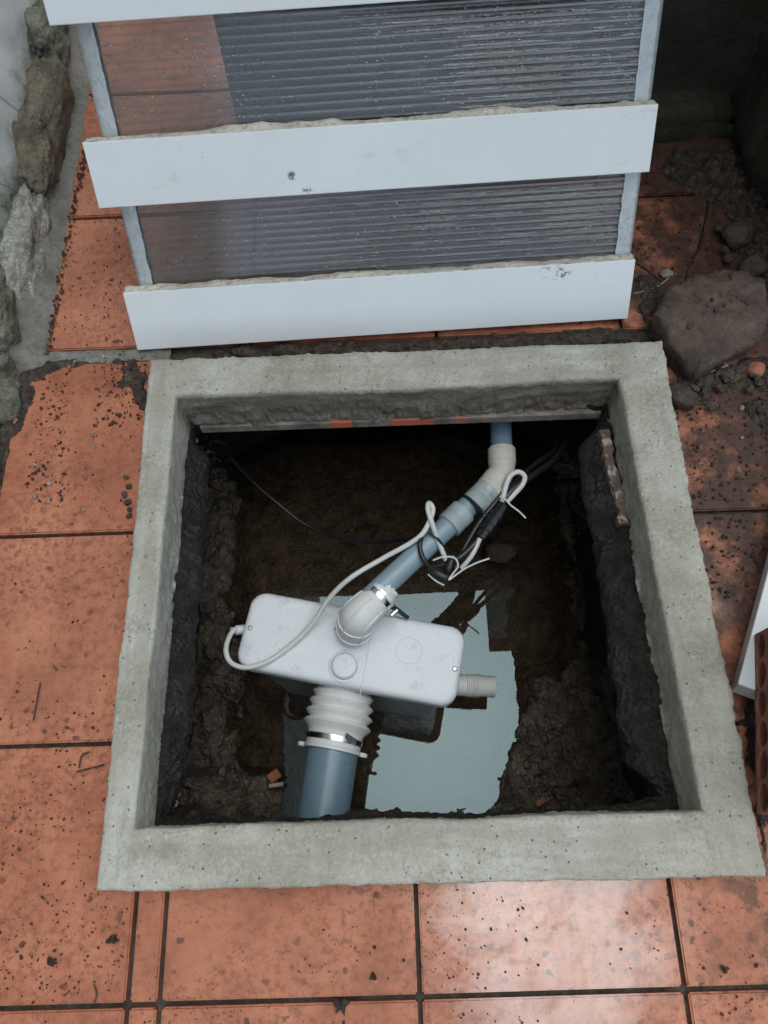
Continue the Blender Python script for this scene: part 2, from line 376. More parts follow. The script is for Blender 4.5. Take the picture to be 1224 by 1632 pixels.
def lathe(name, A, B, prof, mat, parent=None, seg=40):
    """prof: list of (t along A->B in metres, radius)"""
    A = Vector(A); d = (Vector(B)-A).normalized()
    u = d.cross(Vector((0,0,1)) if abs(d.z) < .9 else Vector((1,0,0))).normalized(); b = d.cross(u)
    vs, fs = [], []
    for t, r in prof:
        for k in range(seg):
            a = 2*math.pi*k/seg; vs.append(A+d*t+(u*math.cos(a)+b*math.sin(a))*r)
    n = len(prof)
    for i in range(n-1):
        for k in range(seg):
            k2 = (k+1) % seg; fs.append((i*seg+k, i*seg+k2, (i+1)*seg+k2, (i+1)*seg+k))
    fs.append(tuple(range(seg))[::-1]); fs.append(tuple(range((n-1)*seg, n*seg)))
    o = pyd(name, vs, fs, mat, parent); sharp(o, 40); return o
def box(name, lo, hi, mat, parent=None, bev=0.0, segs=2, frame=None, smooth=False):
    bm = bmesh.new(); bmesh.ops.create_cube(bm, size=1)
    lo, hi = Vector(lo), Vector(hi)
    for v in bm.verts:
        v.co = Vector((lo[i]+(v.co[i]+.5)*(hi[i]-lo[i]) for i in range(3)))
    if bev: bmesh.ops.bevel(bm, geom=bm.edges[:], offset=bev, segments=segs, profile=.5, affect='EDGES')
    if frame is not None: bm.transform(frame)
    bmesh.ops.recalc_face_normals(bm, faces=bm.faces)
    me = bpy.data.meshes.new(name); bm.to_mesh(me); bm.free()
    return link(name, me, mat, parent, smooth)
def fbm(p, s, o=4, seed=0.0):
    return noise.fractal(Vector(p)*s+Vector((seed, seed*.7, -seed)), 1.0, 2.0, o, noise_basis='PERLIN_ORIGINAL')
_ico = None
def ico(sub=1):
    bm = bmesh.new(); bmesh.ops.create_icosphere(bm, subdivisions=sub, radius=1)
    v = [x.co.copy() for x in bm.verts]; bm.verts.index_update(); f = [tuple(x.index for x in q.verts) for q in bm.faces]; bm.free(); return v, f
ICO1, ICO2, ICO3, ICO4 = ico(1), ico(2), ico(3), ico(5)
def lump(vs, fs, p, size, I=ICO1, amt=.35):
    """append a lumpy stone to vs, fs"""
    b = len(vs); sd = random.uniform(0, 99); rot = Matrix.Rotation(random.uniform(0, 6.28), 3, 'Z') @ Matrix.Rotation(random.uniform(-.5, .5), 3, 'X')
    s = Vector(size) if not isinstance(size, (int, float)) else Vector((size*random.uniform(.8, 1.4), size*random.uniform(.8, 1.2), size*random.uniform(.5, .9)))
    for v in I[0]:
        k = 1+amt*fbm(v, 1.1, 3, sd)
        q = rot @ Vector((v.x*s.x*k, v.y*s.y*k, v.z*s.z*k)); vs.append(Vector(p)+q)
    fs += [tuple(i+b for i in f) for f in I[1]]
def scatter(name, spots, mat, label, cat, I=ICO1, flat=True, amt=.35):
    vs, fs = [], []
    for p, s in spots: lump(vs, fs, p, s, I, amt)
    o = pyd(name, vs, fs, mat, None, not flat); return tag(o, label, cat, kind='stuff')

# ------------------------------------------------------------------ the setting: ground with a hole for the pit, tiles
IN = [Vector((-.327, .622)), Vector((.357, .627)), Vector((.370, .005)), Vector((-.334, .005))]     # inner corners of the concrete rim (back-left, clockwise)
OUT = [Vector((-.374, .693)), Vector((.434, .692)), Vector((.436, -.073)), Vector((-.376, -.066))]
TOPZ, LOWZ, WZ = .055, -.030, -.526
HX0, HX1, HY0, HY1 = -.352, .40, -.035, .66
def grid_with_hole(xs, ys, hole, z):
    vs, fs, ix = [], [], {}
    for j, y in enumerate(ys):
        for i, x in enumerate(xs):
            ix[i, j] = len(vs); vs.append((x, y, z))
    for j in range(len(ys)-1):
        for i in range(len(xs)-1):
            cx, cy = (xs[i]+xs[i+1])/2, (ys[j]+ys[j+1])/2
            if hole[0] < cx < hole[1] and hole[2] < cy < hole[3]: continue
            fs.append((ix[i,j], ix[i+1,j], ix[i+1,j+1], ix[i,j+1]))
    return vs, fs
vs, fs = grid_with_hole([-60, HX0, HX1, 60], [-60, HY0, HY1, 60], (HX0, HX1, HY0, HY1), -.011)
ground = tag(pyd('ground', vs, fs, 'bed', None, False), kind='structure')
_tm = {}
def tile(x0, x1, y0, y1, dz=0.0, clip=None):
    g = .0030
    w_, d_ = x1-x0-2*g, y1-y0-2*g
    key = (round(w_, 3), round(d_, 3))
    if key not in _tm:
        bm = bmesh.new(); bmesh.ops.create_cube(bm, size=1)
        for v in bm.verts: v.co = Vector((v.co.x*w_, v.co.y*d_, (v.co.z-.5)*.016))
        bmesh.ops.bevel(bm, geom=[e for e in bm.edges if e.verts[0].co.z > -.01 and e.verts[1].co.z > -.01]+[e for e in bm.edges if abs(e.verts[0].co.z-e.verts[1].co.z) > .01], offset=.0022, segments=2, affect='EDGES')
        me = bpy.data.meshes.new('tile'); bm.to_mesh(me); bm.free(); me.materials.append(MT['tile']); _tm[key] = me
        for p in me.polygons: p.use_smooth = False
    o = bpy.data.objects.new('tile', _tm[key]); C.objects.link(o); o.parent = ground
    o.location = ((x0+x1)/2, (y0+y1)/2, dz+random.uniform(-.0006, .0006))
    o.rotation_euler = (random.uniform(-.0015, .0015), random.uniform(-.0015, .0015), random.uniform(-.002, .002))
def poly_tile(pts):
    bm = bmesh.new(); f = bm.faces.new([bm.verts.new((x, y, -.016)) for x, y in pts])
    r = bmesh.ops.extrude_face_region(bm, geom=[f]); tv = [v for v in r['geom'] if isinstance(v, bmesh.types.BMVert)]
    for v in tv: v.co.z = 0
    bmesh.ops.recalc_face_normals(bm, faces=bm.faces)
    bmesh.ops.bevel(bm, geom=[e for e in bm.edges if e.verts[0].co.z > -.01 and e.verts[1].co.z > -.01], offset=.002, segments=2, affect='EDGES')
    me = bpy.data.meshes.new('tile'); bm.to_mesh(me); bm.free(); link('tile', me, 'tile', ground, False)
YS = [-.196+.3085*k for k in range(-3, 8)]           # row joints
XL = [-.66, -.343, -.304, .0135, .334, .655, .976, 1.297]
def hits(x0, x1, y0, y1):
    return x1 > -.355 and x0 < .41 and y1 > -.05 and y0 < .67
for j in range(len(YS)-1):
    y0, y1 = YS[j], YS[j+1]
    if y0 > .7:
        cols = [(-.575, -.228), (-.228, .085), (.085, .395), (.395, .70), (.70, 1.01), (1.01, 1.32)]
    else:
        xs = [-.977]+XL if y1 < .2 else XL
        cols = list(zip(xs[:-1], xs[1:]))
    for x0, x1 in cols:
        if x0 < -.6 and y0 > -.5:
            x0 = max(x0, -.612 if y0 < .7 else -.575)
        if x1 - x0 < .02: continue
        if y0 > .72 and y0 < .75: y0 = .752 if x1 < 0 else .742          # wide cement joint behind the rim
        if abs(x0-.334) < .01 and y0 < -.1 < y1:                     # cut round the front right corner of the rim
            poly_tile([(.337, y0+.003), (.652, y0+.003), (.652, y1-.003), (.415, y1-.003), (.415, -.052), (.337, -.052)]); continue
        if abs(x0-.395) < .01 and .7 < y0 < .8:                      # cracked tile beside the panel
            poly_tile([(.398, y0+.003), (.488, y0+.003), (.520, .868), (.548, .915), (.574, .985), (.590, y1-.003), (.398, y1-.003)])
            poly_tile([(.492, y0+.003), (.697, y0+.003), (.697, y1-.003), (.595, y1-.003), (.579, .985), (.553, .915), (.525, .868)]); continue
        if not hits(x0, x1, y0, y1):
            tile(x0, x1, y0, y1)
        else:                                                       # cut where the rim is cast over it
            if x0 < -.36: tile(x0, min(x1, -.343), y0, y1)
            if x1 > .42: tile(max(x0, .42), x1, y0, y1)
            a, b = max(x0, -.36), min(x1, .42)
            if b-a > .02:
                if y0 < -.055 < y1: tile(a, b, y0, -.055)
                if y1 > .68 > y0: tile(a, b, .68, y1)
# cement band and fillet beside the left wall are built with the wall below

# ------------------------------------------------------------------ pit: soil walls, mud floor, water
def ring(n):
    out = []
    for s in range(4):
        a, b, c, d = IN[s], IN[(s+1) % 4], OUT[s], OUT[(s+1) % 4]
        for k in range(n):
            u = k/n; out.append((s, u, a.lerp(b, u), c.lerp(d, u)))
    return out
def side_w(s, u, vals):
    """blend a per-side value round the corners"""
    m = .12; nb = vals[(s-1) % 4] if u < .5 else vals[(s+1) % 4]; e = min(u, 1-u)
    k = min(1, e/m); k = k*k*(3-2*k); return nb*(1-k)*.5+vals[s]*(1-(1-k)*.5)
CEN = Vector((.015, .314))
prof = [(-.020, -.012, 0), (-.032, .002, .35), (-.038, 0, .7), (-.044, 0, .95), (-.054, 0, 1.06), (-.07, 0, 1.0), (-.095, -.006, .85), (-.125, -.02, .6), (-.16, -.035, .35), (-.21, -.05, .2), (-.27, -.06, .1), (-.33, -.065, .1),
        (-.39, -.065, .1), (-.45, -.06, .1), (-.50, -.05, .1), (-.56, -.03, .1), (-.62, 0, .1)]
led = [-.03, .050, .008, .029]                      # ledge of soil left standing: back, right, front, left
_p = []
for a, b in zip(prof[:-1], prof[1:]):
    for k in range(3): _p.append(tuple(a[i]+(b[i]-a[i])*k/3 for i in range(3)))
prof = _p+[prof[-1]]
nr = 210; rr = ring(nr); vs, fs = [], []
for (s, u, pin, po) in rr:
    inw = (CEN-pin); n2 = [Vector((0,-1)), Vector((-1,0)), Vector((0,1)), Vector((1,0))][s]
    nbn = [Vector((0,-1)), Vector((-1,0)), Vector((0,1)), Vector((1,0))][(s-1) % 4 if u < .5 else (s+1) % 4]
    e = min(u, 1-u); k = min(1, e/.1); dirn = (n2*(.5+.5*k)+nbn*(.5-.5*k)).normalized()
    L = side_w(s, u, led)
    for (z, off, lw) in prof:
        dk = max(0, min(1, (-.07-z)/.16)); p = pin + dirn*(off+L*lw-dk*side_w(s, u, [.20, .0, .0, .05]))
        q = Vector((p.x, p.y, z)); am = .003 if z > -.03 else .006
        dsp = fbm(q, 14, 5, 3)*am + fbm(q, 5, 2, 9)*(.006 if z < -.03 else .0) + fbm(q, 45, 4, 7)*(.0045 if z < -.03 else .001)
        vs.append(Vector((p.x+dirn.x*dsp, p.y+dirn.y*dsp, z+fbm(q, 22, 3, 5)*.006)))
m_ = len(prof); n_ = len(rr)
for i in range(n_):
    for j in range(m_-1):
        i2 = (i+1) % n_; fs.append((i*m_+j, i*m_+j+1, i2*m_+j+1, i2*m_+j))
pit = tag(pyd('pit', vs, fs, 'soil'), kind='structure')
def sstep(a, b, x):
    t = max(0, min(1, (x-a)/(b-a))); return t*t*(3-2*t)
def mud_z(x, y):
    """height of the pit floor: a basin of water with mud banks left, right-front and front"""
    n1 = fbm((x, y, 0), 6, 4, 1); n2 = fbm((x, y, 0), 22, 5, 2); n3 = fbm((x, y, 0), 60, 3, 8)
    z = -.572 + .014*n1
    edge_r = .17+.08*sstep(.05, .26, y)+.02*n1+.012*n2
    z += .062*sstep(-.025, .05, x-edge_r)*(1-sstep(.235, .33, y+.02*n1))
    z += .060*sstep(-.02, .045, (-.305-.03*sstep(.25, .5, y)+.018*n1+.012*n2)-x)
    z += .060*sstep(-.02, .02, (.026+.010*n2+.008*n1)-y)
    z += .058*sstep(-.005, .03, (-.20+.03*n1+.02*n2)-x)*(1-sstep(.09, .12, y))
    z += .055*sstep(0, .06, x-.33)
    z += .018*n2*(.9-.65*sstep(-.525, -.548, z)) + .006*n3*(1-.7*sstep(-.525, -.548, z))
    z += .009*fbm((x, y, 0), 42, 3, 5)*(1-sstep(.012, .03, abs(z-WZ)))
    return z
GX, GY = 250, 270; x0, x1, y0, y1 = -.52, .46, -.12, .98; vs = []; fs = []
for j in range(GY):
    for i in range(GX):
        x = x0+(x1-x0)*i/(GX-1); y = y0+(y1-y0)*j/(GY-1); vs.append((x, y, mud_z(x, y)))
for j in range(GY-1):
    for i in range(GX-1):
        a = j*GX+i; fs.append((a, a+1, a+GX+1, a+GX))
tag(pyd('pit_floor', vs, fs, 'mud'), kind='structure')
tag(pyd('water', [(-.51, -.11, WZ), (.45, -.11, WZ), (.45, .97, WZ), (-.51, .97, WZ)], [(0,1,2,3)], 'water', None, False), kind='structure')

# ------------------------------------------------------------------ concrete rim
cs = []                                               # cross-section: (fraction inner->outer, z, ragged amount)
for z in (-.012, .008, .024, .036, .045): cs.append((1.0, z, 1.0))
cs += [(.99, .051, .9), (.96, .0545, .5)]
for k in range(1, 13): cs.append((.96-.92*k/13, .055, .15))
cs += [(.035, .0545, .3), (.008, .051, .45)]
for k in range(0, 13): cs.append((0.0, .045-(.045-LOWZ)*k/13, .5))
cs += [(0.0, LOWZ, 1.0), (.12, LOWZ-.006, 1), (.3, LOWZ-.006, 1)]
nr = 400; rr = ring(nr); vs, fs = [], []
for (s, u, pin, po) in rr:
    wdir = (po-pin)
    wn = wdir.normalized()
    for (fr, z, rg) in cs:
        if z < .045 and fr < .5: z = .045-(.045-z)*side_w(s, u, [1.22, 1.0, .95, .95])
        p = pin.lerp(po, fr); q = Vector((p.x, p.y, z))
        a = fbm(q, 48, 5, 11); b = fbm(q, 6, 3, 4); c = fbm(q, 150, 3, 6)
        outr = side_w(s, u, [.5, .75, .3, .35])
        lat = 0; dz = 0
        if fr > .9: lat = (a*.0055*outr + b*.003 + c*.0025*outr)*rg
        elif fr < .05:
            lo_ = sstep(.03, LOWZ, z)
            rough = (1.0 if s == 0 else .55 if s == 1 else .3)
            lat = -(a*.004 + c*.0025)*(.4+lo_*1.4*rough)*(1 if z < .05 else .5) + b*.004
            if s == 0:                                # trowelled layers on the back face
                lat -= .005*fbm((p.x*.35, z*3, 0), 20, 4, 2)*sstep(.05, .01, z)
            dz = (a*.012+c*.006)*sstep(-.02, LOWZ, z)
        if z > .05: dz += b*.0022 + c*.0009 + a*.0012
        vs.append(Vector((p.x+wn.x*lat, p.y+wn.y*lat, z+dz)))
m_ = len(cs); n_ = len(rr)
for i in range(n_):
    for j in range(m_-1):
        i2 = (i+1) % n_; fs.append((i*m_+j, i2*m_+j, i2*m_+j+1, i*m_+j+1))
rim = pyd('concrete_rim', vs, fs, 'concrete')
tag(rim, 'rough grey concrete rim framing the square pit opening', 'kerb')

# timber strip left under the back of the rim, and a broken batten on the right-hand ledge
pb = [at(300, 672, -.055), at(972, 672, -.055)]
bo = box('support_board', (-.315, .6185, -.060), (.352, .68, -.040), 'paintwood', None, .002)
tag(bo, 'grey board with red paint patches under the back of the concrete rim', 'board')
a, b = at(962, 690, -.028), at(998, 838, -.028)
ax = (b-a); L = ax.length; ax.normalize(); sx = Vector((ax.y, -ax.x, 0))
F = Matrix(((ax.x, sx.x, 0, a.x), (ax.y, sx.y, 0, a.y), (0, 0, 1, a.z), (0, 0, 0, 1)))
bt = empty('broken_batten', a, 'splintered wooden batten on the soil ledge at the right', 'batten')
def splinter(name, l0, l1, w0, w1, h0, h1, mat):
    vs, fs = [], []; n = 28
    for i in range(n+1):
        t = l0+(l1-l0)*i/n; j = fbm((t, w0, 0), 60, 3, h0*100)*.004
        for (ww, hh) in ((w0, h0), (w1, h0), (w1, h1), (w0, h1)):
            vs.append(F @ Vector((t, ww+j+fbm((t, ww, hh), 90, 2, 1)*.002, hh+fbm((t, ww*9, hh), 80, 3, 5)*.003)))
    for i in range(n):
        for k in range(4): fs.append((i*4+k, i*4+(k+1) % 4, i*4+4+(k+1) % 4, i*4+4+k))
    fs += [(0,1,2,3), tuple(n*4+k for k in (3,2,1,0))]
    return setloc(pyd(name, vs, fs, mat, bt, False))
splinter('batten_core', 0, L, -.003, .012, -.004, .012, 'oldwood')
splinter('split_strip', -.004, L*.96, -.0095, -.0055, -.006, .002, 'rawedge')

# ------------------------------------------------------------------ left house wall: render, stones, mortar fillet
wall = empty('house_wall', (-.62, .6, 0), 'stone footed wall with grey render along the left edge', 'wall')
ny, nz = 150, 40; vs, fs = [], []
zs = [.0, .02, .04, .06, .08, .10, .12, .14, .16, .18, .2, .23, .27, .32, .4, .5, .7, 1, 1.5, 2.2, 3.1, 4.2, 5.4, 6.6]
ysw = [-3, -2, -1, -.5]+[-.2+.014*k for k in range(150)]+[2.2, 3, 4, 6]
for y in ysw:
    for z in zs:
        x = -.622 - (.02 if y < .7 else 0) - .62*min(.42, max(0, z-.09))
        q = Vector((x, y, z)); foot = sstep(.17+.04*fbm(q, 5, 2), .10, z)
        x += -.012*foot*(1) + fbm(q, 12, 5)*.010*foot + fbm(q, 6, 3)*.003
        vs.append((x, y, z-.02))
nzz = len(zs)
for i in range(len(ysw)-1):
    for j in range(nzz-1): fs.append((i*nzz+j, i*nzz+j+1, (i+1)*nzz+j+1, (i+1)*nzz+j))
setloc(pyd('render', vs, fs, 'render', wall))
def wall_stone(px_, py_, X, size, mat, rotx=0, amt=.3, sd=1.0):
    """stone whose face is seen at photo pixel (px_, py_) on the plane x = X"""
    v = Vector((px_-PPX, py_-PPY, FPX)); wx, wy, wz = v.dot(_r), v.dot(_f), -v.dot(_d)
    k = X/wx; p = Vector((X, wy*k, CZ+wz*k)); vs = []
    rot = Matrix.Rotation(R(rotx), 3, 'X')
    for q in ICO4[0]:
        k2 = 1+amt*(fbm(q, 1.2, 4, sd)*.8 + .28*fbm(q, 4, 4, sd+3))
        c = Vector((max(-1, min(1, q.x*1.15)), max(-.86, min(.86, q.y)), max(-.86, min(.86, q.z))))
        c = rot @ Vector((c.x*size[0]*k2, c.y*size[1]*k2, c.z*size[2]*k2)); vs.append(p+c)
    return setloc(pyd('stone', vs, ICO4[1], mat, wall))
wall_stone(74, 190, -.625, (.040, .15, .070), 'stonebrown', 6, .35, 3)
wall_stone(50, 255, -.622, (.035, .075, .03), 'stonebrown', 28, .35, 8)
wall_stone(36, 415, -.628, (.036, .150, .055), 'stonepale', 4, .33, 5)
wall_stone(6, 640, -.640, (.034, .085, .05), 'stonemoss', 0, .35, 12)
wall_stone(-10, 510, -.632, (.03, .06, .05), 'stonemoss', 0, .35, 22)
wall_stone(78, 55, -.625, (.03, .09, .05), 'stonemoss', 0, .35, 17)
wall_stone(-40, 800, -.645, (.034, .10, .055), 'stonepale', 0, .35, 25)
vs, fs = [], []
for i in range(151):
    y = .30+1.6*i/150
    for k in range(17):
        z = (.085+.03*fbm((0, y, 0), 7, 3, 5))*k/16; q = Vector((0, y, z)); t = k/16
        x = -.612-.035*t-(.022 if y < .7 else 0)+fbm(q, 22, 5, 3)*.016+fbm(q, 70, 3, 1)*.005
        vs.append((x, y, z+fbm(q, 30, 3)*.006))
for i in range(150):
    for k in range(16): a = i*17+k; fs.append((a, a+1, a+18, a+17))
setloc(pyd('mossy_infill', vs, fs, 'stonemoss', wall))
# sloping mortar fillet between wall and tiles
vs, fs = [], []; nf = 170
for i in range(nf+1):
    y = .70+1.6*i/nf
    for k in range(11):
        t = k/10; x = -.566-.052*t; z = -.004+.050*t**1.25
        q = Vector((x, y, z)); z += fbm(q, 16, 5)*.005 + fbm(q, 60, 3)*.0016
        x += fbm((0, y, 1), 14, 4)*.006*(1-t)
        e = sstep(.70, .735, y)
        vs.append((x-(1-e)*.02, y, z*e-.008*(1-e)))
for i in range(nf):
    for k in range(10): a = i*11+k; fs.append((a, a+11, a+12, a+1))
setloc(pyd('mortar_fillet', vs, fs, 'mortar', wall))
# flat cement band across the joint behind the rim
vs, fs = [], []
for i in range(61):
    x = -.60+.24*i/60
    for k in range(9):
        y = .722+.034*k/8; q = Vector((x, y, 0))
        ed = 1-abs(k-4)/4
        vs.append((x, y+fbm(q, 30, 3)*.004, -.006+.008*min(1, ed*2.2)+fbm(q, 40, 4)*.003))
for i in range(60):
    for k in range(8): a = i*9+k; fs.append((a, a+9, a+10, a+1))
cb = pyd('cement_band', vs, fs, 'mortar'); tag(cb, kind='structure')

# ------------------------------------------------------------------ dark walls at the back right, canopy over the corner
bw = empty('back_wall', (.9, 1.3, 0), 'dark damp wall behind the leaning cover panel', 'wall')
def rough_wall(name, x0, x1, y, z0, z1, mat, parent, axis='x', amp=.02, nx=70, nz=30):
    vs, fs = [], []
    for i in range(nx+1):
        for j in range(nz+1):
            s = x0+(x1-x0)*i/nx; z = z0+(z1-z0)*j/nz
            q = Vector((s, y, z)) if axis == 'x' else Vector((y, s, z))
            d = fbm(q, 6, 5, 2)*amp
            if axis == 'x': vs.append((s, y+d, z))
            else: vs.append((y+d, s, z))
    for i in range(nx):
        for j in range(nz): a = i*(nz+1)+j; fs.append((a, a+1, a+nz+2, a+nz+1))
    b = len(vs); t = .18
    # return faces so the wall has thickness
    if axis == 'x': vs += [(x0, y+.035, z0), (x1, y+.035, z0), (x1, y+t, z0), (x0, y+t, z0), (x0, y+.035, z1-.01), (x1, y+.035, z1-.01), (x1, y+t, z1-.01), (x0, y+t, z1-.01)]
    else: vs += [(y+.035, x0, z0), (y+.035, x1, z0), (y+t, x1, z0), (y+t, x0, z0), (y+.035, x0, z1-.01), (y+.035, x1, z1-.01), (y+t, x1, z1-.01), (y+t, x0, z1-.01)]
    fs += [tuple(b+k for k in q) for q in ((0,1,5,4), (1,2,6,5), (2,3,7,6), (3,0,4,7), (4,5,6,7))]
    return setloc(pyd(name, vs, fs, mat, parent))
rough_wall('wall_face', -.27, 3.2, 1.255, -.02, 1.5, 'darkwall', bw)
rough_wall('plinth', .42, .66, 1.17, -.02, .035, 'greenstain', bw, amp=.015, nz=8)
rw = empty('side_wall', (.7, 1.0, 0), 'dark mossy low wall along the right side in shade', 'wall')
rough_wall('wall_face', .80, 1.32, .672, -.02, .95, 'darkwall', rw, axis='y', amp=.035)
cn = empty('canopy', (1.6, 1.6, 2.4), 'grey canopy corner with brown edge mirrored in the pit water', 'canopy')
setloc(box('roof_sheet', (.55, 1.00, 2.40), (3.4, 3.2, 2.42), 'canopysheet', cn))
setloc(box('edge_beam', (.55, .93, 2.385), (3.4, .997, 2.435), 'canopybeam', cn, .004))
setloc(box('post', (1.95, .95, -.01), (2.02, .99, 2.383), 'canopybeam', cn, .004))

# ------------------------------------------------------------------ leaning cover panel (polycarbonate sheet with white boards)
TILT, YAW, ROLL = 1.0061, .0264, .0088; PB = Vector((0, .7526, .012))
ex = Vector((math.cos(YAW)*math.cos(ROLL), math.sin(YAW)*math.cos(ROLL), math.sin(ROLL)))
eu = Vector((-math.sin(YAW)*math.cos(TILT), math.cos(YAW)*math.cos(TILT), math.sin(TILT))); eu = (eu-ex*eu.dot(ex)).normalized(); en = ex.cross(eu)
FP = Matrix(((ex.x, eu.x, en.x, PB.x), (ex.y, eu.y, en.y, PB.y), (ex.z, eu.z, en.z, PB.z), (0, 0, 0, 1)))    # x, up the slope, out of the panel
cp = empty('cover_panel', (0, .76, 0), 'fluted clear plastic cover with white cross boards leaning behind the pit', 'cover panel')
PL, SX0, SX1 = .80, -.390, .398
bt_ = .021                                            # board thickness; the front faces lie on the plane n = 0
def onpanel(px_, py_, n=0.0):
    v = Vector((px_-PPX, py_-PPY, FPX)); wv = Vector((v.dot(_r), v.dot(_f), -v.dot(_d)))
    o = Vector((0, 0, CZ))-PB-en*n; k = -o.dot(en)/wv.dot(en); h = o+wv*k
    return h.x, h.dot(eu)
sh_n = -bt_-.001
skin = setloc(box('front_skin', (SX0, .004, sh_n-.001), (SX1, PL, sh_n), 'poly', cp, frame=FP))
setloc(box('back_skin', (SX0, .004, sh_n-.011), (SX1, PL, sh_n-.010), 'poly', cp, frame=FP))
rib_me = None
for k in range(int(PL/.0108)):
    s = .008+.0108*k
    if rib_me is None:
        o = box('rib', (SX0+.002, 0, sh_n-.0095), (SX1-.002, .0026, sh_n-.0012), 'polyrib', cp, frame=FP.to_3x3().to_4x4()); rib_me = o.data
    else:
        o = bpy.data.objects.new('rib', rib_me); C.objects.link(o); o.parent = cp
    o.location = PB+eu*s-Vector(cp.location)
for (a, b) in ((SX0-.0015, SX0+.021), (SX1-.023, SX1+.0015)):          # silver tape folded over the open ends of the flutes
    vs, fs = [], []; nn = 160
    for i in range(nn+1):
        s = .006+(PL-.006)*i/nn
        inner = b if a < 0 else a
        outer = a if a < 0 else b
        row = [(inner, .0006), (inner+(outer-inner)*.35, .0009), (inner+(outer-inner)*.7, .0009), (outer, .0005), (outer, -.0125), (inner, -.0128)]
        for k, (x, nn_) in enumerate(row):
            j = fbm((x*3, s, nn_), 45, 3, k)*.0011
            vs.append(FP @ Vector((x+(j*1.5 if k in (0, 5) else 0), s, sh_n+nn_+(abs(j) if k < 3 else 0))))
    for i in range(nn):
        for k in range(5): q = i*6+k; fs.append((q, q+6, q+7, q+1))
    setloc(pyd('edge_tape', vs, fs, 'tape', cp))
for (s0, s1, xa, xb) in ((0.0, .0985, -.4142, .4015), (.227, .318, -.4165, .4046), (.4585, .555, -.419, .404), (.69, .785, -.417, .404)):
    br = setloc(box('cross_board', (xa, s0, -bt_+.0006), (xb, s1-.0008, 0), 'board', cp, .0012, frame=FP))
    # raw, chipped upper edge of the board: a broken slope of bare fibreboard
    vs, fs = [], []; nn = 200; ch = {0: .0048, 1: .0085}.get(len([c for c in cp.children if c.name.startswith('cross_board')])-1, .008)
    for i in range(nn+1):
        x = xa+.0015+(xb-xa-.003)*i/nn
        w_ = .30+.7*sstep(-.25, .3, fbm((x, s1, 0), 6, 4, 2))
        for k in range(8):
            t = min(1, k/5); n_ = -.0004-.011*t if k < 6 else (-.016 if k == 6 else -bt_+.0008)
            q = Vector((x, n_*3, s1)); j = fbm(q, 60, 4, s1)*.0016*(1 if k else .6)
            vs.append(FP @ Vector((x, s1-.0012+ch*w_*t+j, n_+fbm(q, 45, 3, 4)*.0012*(k > 0))))
    for i in range(nn):
        for k in range(7): q = i*8+k; fs.append((q, q+8, q+9, q+1))
    for e_ in (0, nn): fs.append(tuple(e_*8+k for k in range(8)))
    o = pyd('raw_edge', vs, fs, 'rawedge', br, True); o.matrix_parent_inverse = br.matrix_parent_inverse.copy()
    o.matrix_parent_inverse = Matrix.Translation(cp.location).inverted() if False else Matrix.Identity(4)

vs, fs = [], []                                        # condensation beads clinging along the flutes
for _ in range(2600):
    x = SX0+.03+(SX1-SX0-.06)*random.random()**.62
    k = random.choice([q for q in range(9, 22)]+[q for q in range(29, 44)]); st_ = .008+.0108*k
    if fbm((x, st_, 0), 9, 3, 7) < -.12: continue
    sv = st_+(random.gauss(.0012, .0007) if random.random() < .7 else random.uniform(0, .0108)); r_ = random.choice((.0003, .0004, .0005, .0006, .0008))
    p_ = FP @ Vector((x, sv, sh_n)); o_ = len(vs); st2 = random.uniform(1, 3.2)
    for v in ICO1[0]: vs.append(p_+ex*v.x*r_*st2+eu*v.y*r_+en*v.z*r_*.7)
    fs += [tuple(q+o_ for q in f) for f in ICO1[1]]
dr_ = setloc(pyd('water_drops', vs, fs, 'drop', cp)); dr_['kind'] = 'stuff'

# ------------------------------------------------------------------ lifting pump
LZ = -.198
lc = [at(400, 940, LZ), at(745, 1000, LZ), at(725, 1130, LZ), at(375, 1060, LZ)]
pc = sum(lc, Vector())/4
la = ((lc[1]+lc[2])/2-(lc[0]+lc[3])/2); LL = la.length; ang = math.atan2(la.y, la.x)
LW = (((lc[0]+lc[1])/2)-((lc[2]+lc[3])/2)).length
pump = empty('lifting_pump', (pc.x, pc.y, -.56), 'white lidded lifting pump box standing in the pit water', 'pump', rot=(0, 0, ang))
H0 = LZ+.56                                           # local height of the lid top
def loc(x, y, z=LZ):
    """photo pixel at height z in pump coordinates"""
    p = at(x, y, z)-Vector((pc.x, pc.y, -.56)); return Matrix.Rotation(-ang, 3, 'Z') @ p
def rrect(hx, hy, r, n=9):
    out = []
    for cx, cy, a0 in ((hx-r, hy-r, 0), (-hx+r, hy-r, 90), (-hx+r, -hy+r, 180), (hx-r, -hy+r, 270)):
        for k in range(n+1):
            a = R(a0+90*k/n); out.append((cx+r*math.cos(a), cy+r*math.sin(a)))
    return out
def stack(name, layers, mat, parent, captop=True, capbot=True):
    vs, fs = [], []; m = None
    for (hx, hy, r, z) in layers:
        pts = rrect(hx, hy, r); m = len(pts); vs += [(x, y, z) for x, y in pts]
    for i in range(len(layers)-1):
        for k in range(m): fs.append((i*m+k, i*m+(k+1) % m, (i+1)*m+(k+1) % m, (i+1)*m+k))
    if capbot: fs.append(tuple(range(m))[::-1])
    if captop: fs.append(tuple(range((len(layers)-1)*m, len(layers)*m)))
    o = pyd(name, vs, fs, mat, parent); sharp(o, 35); return o
hx, hy = LL/2, LW/2
lid = stack('lid', [(hx-.004, hy-.004, .026, H0-.030), (hx, hy, .028, H0-.029), (hx, hy, .028, H0-.009), (hx-.0012, hy-.0012, .027, H0-.0055), (hx-.004, hy-.004, .025, H0-.0022), (hx-.008, hy-.008, .022, H0-.0006), (hx-.014, hy-.014, .018, H0)], 'lid', pump)
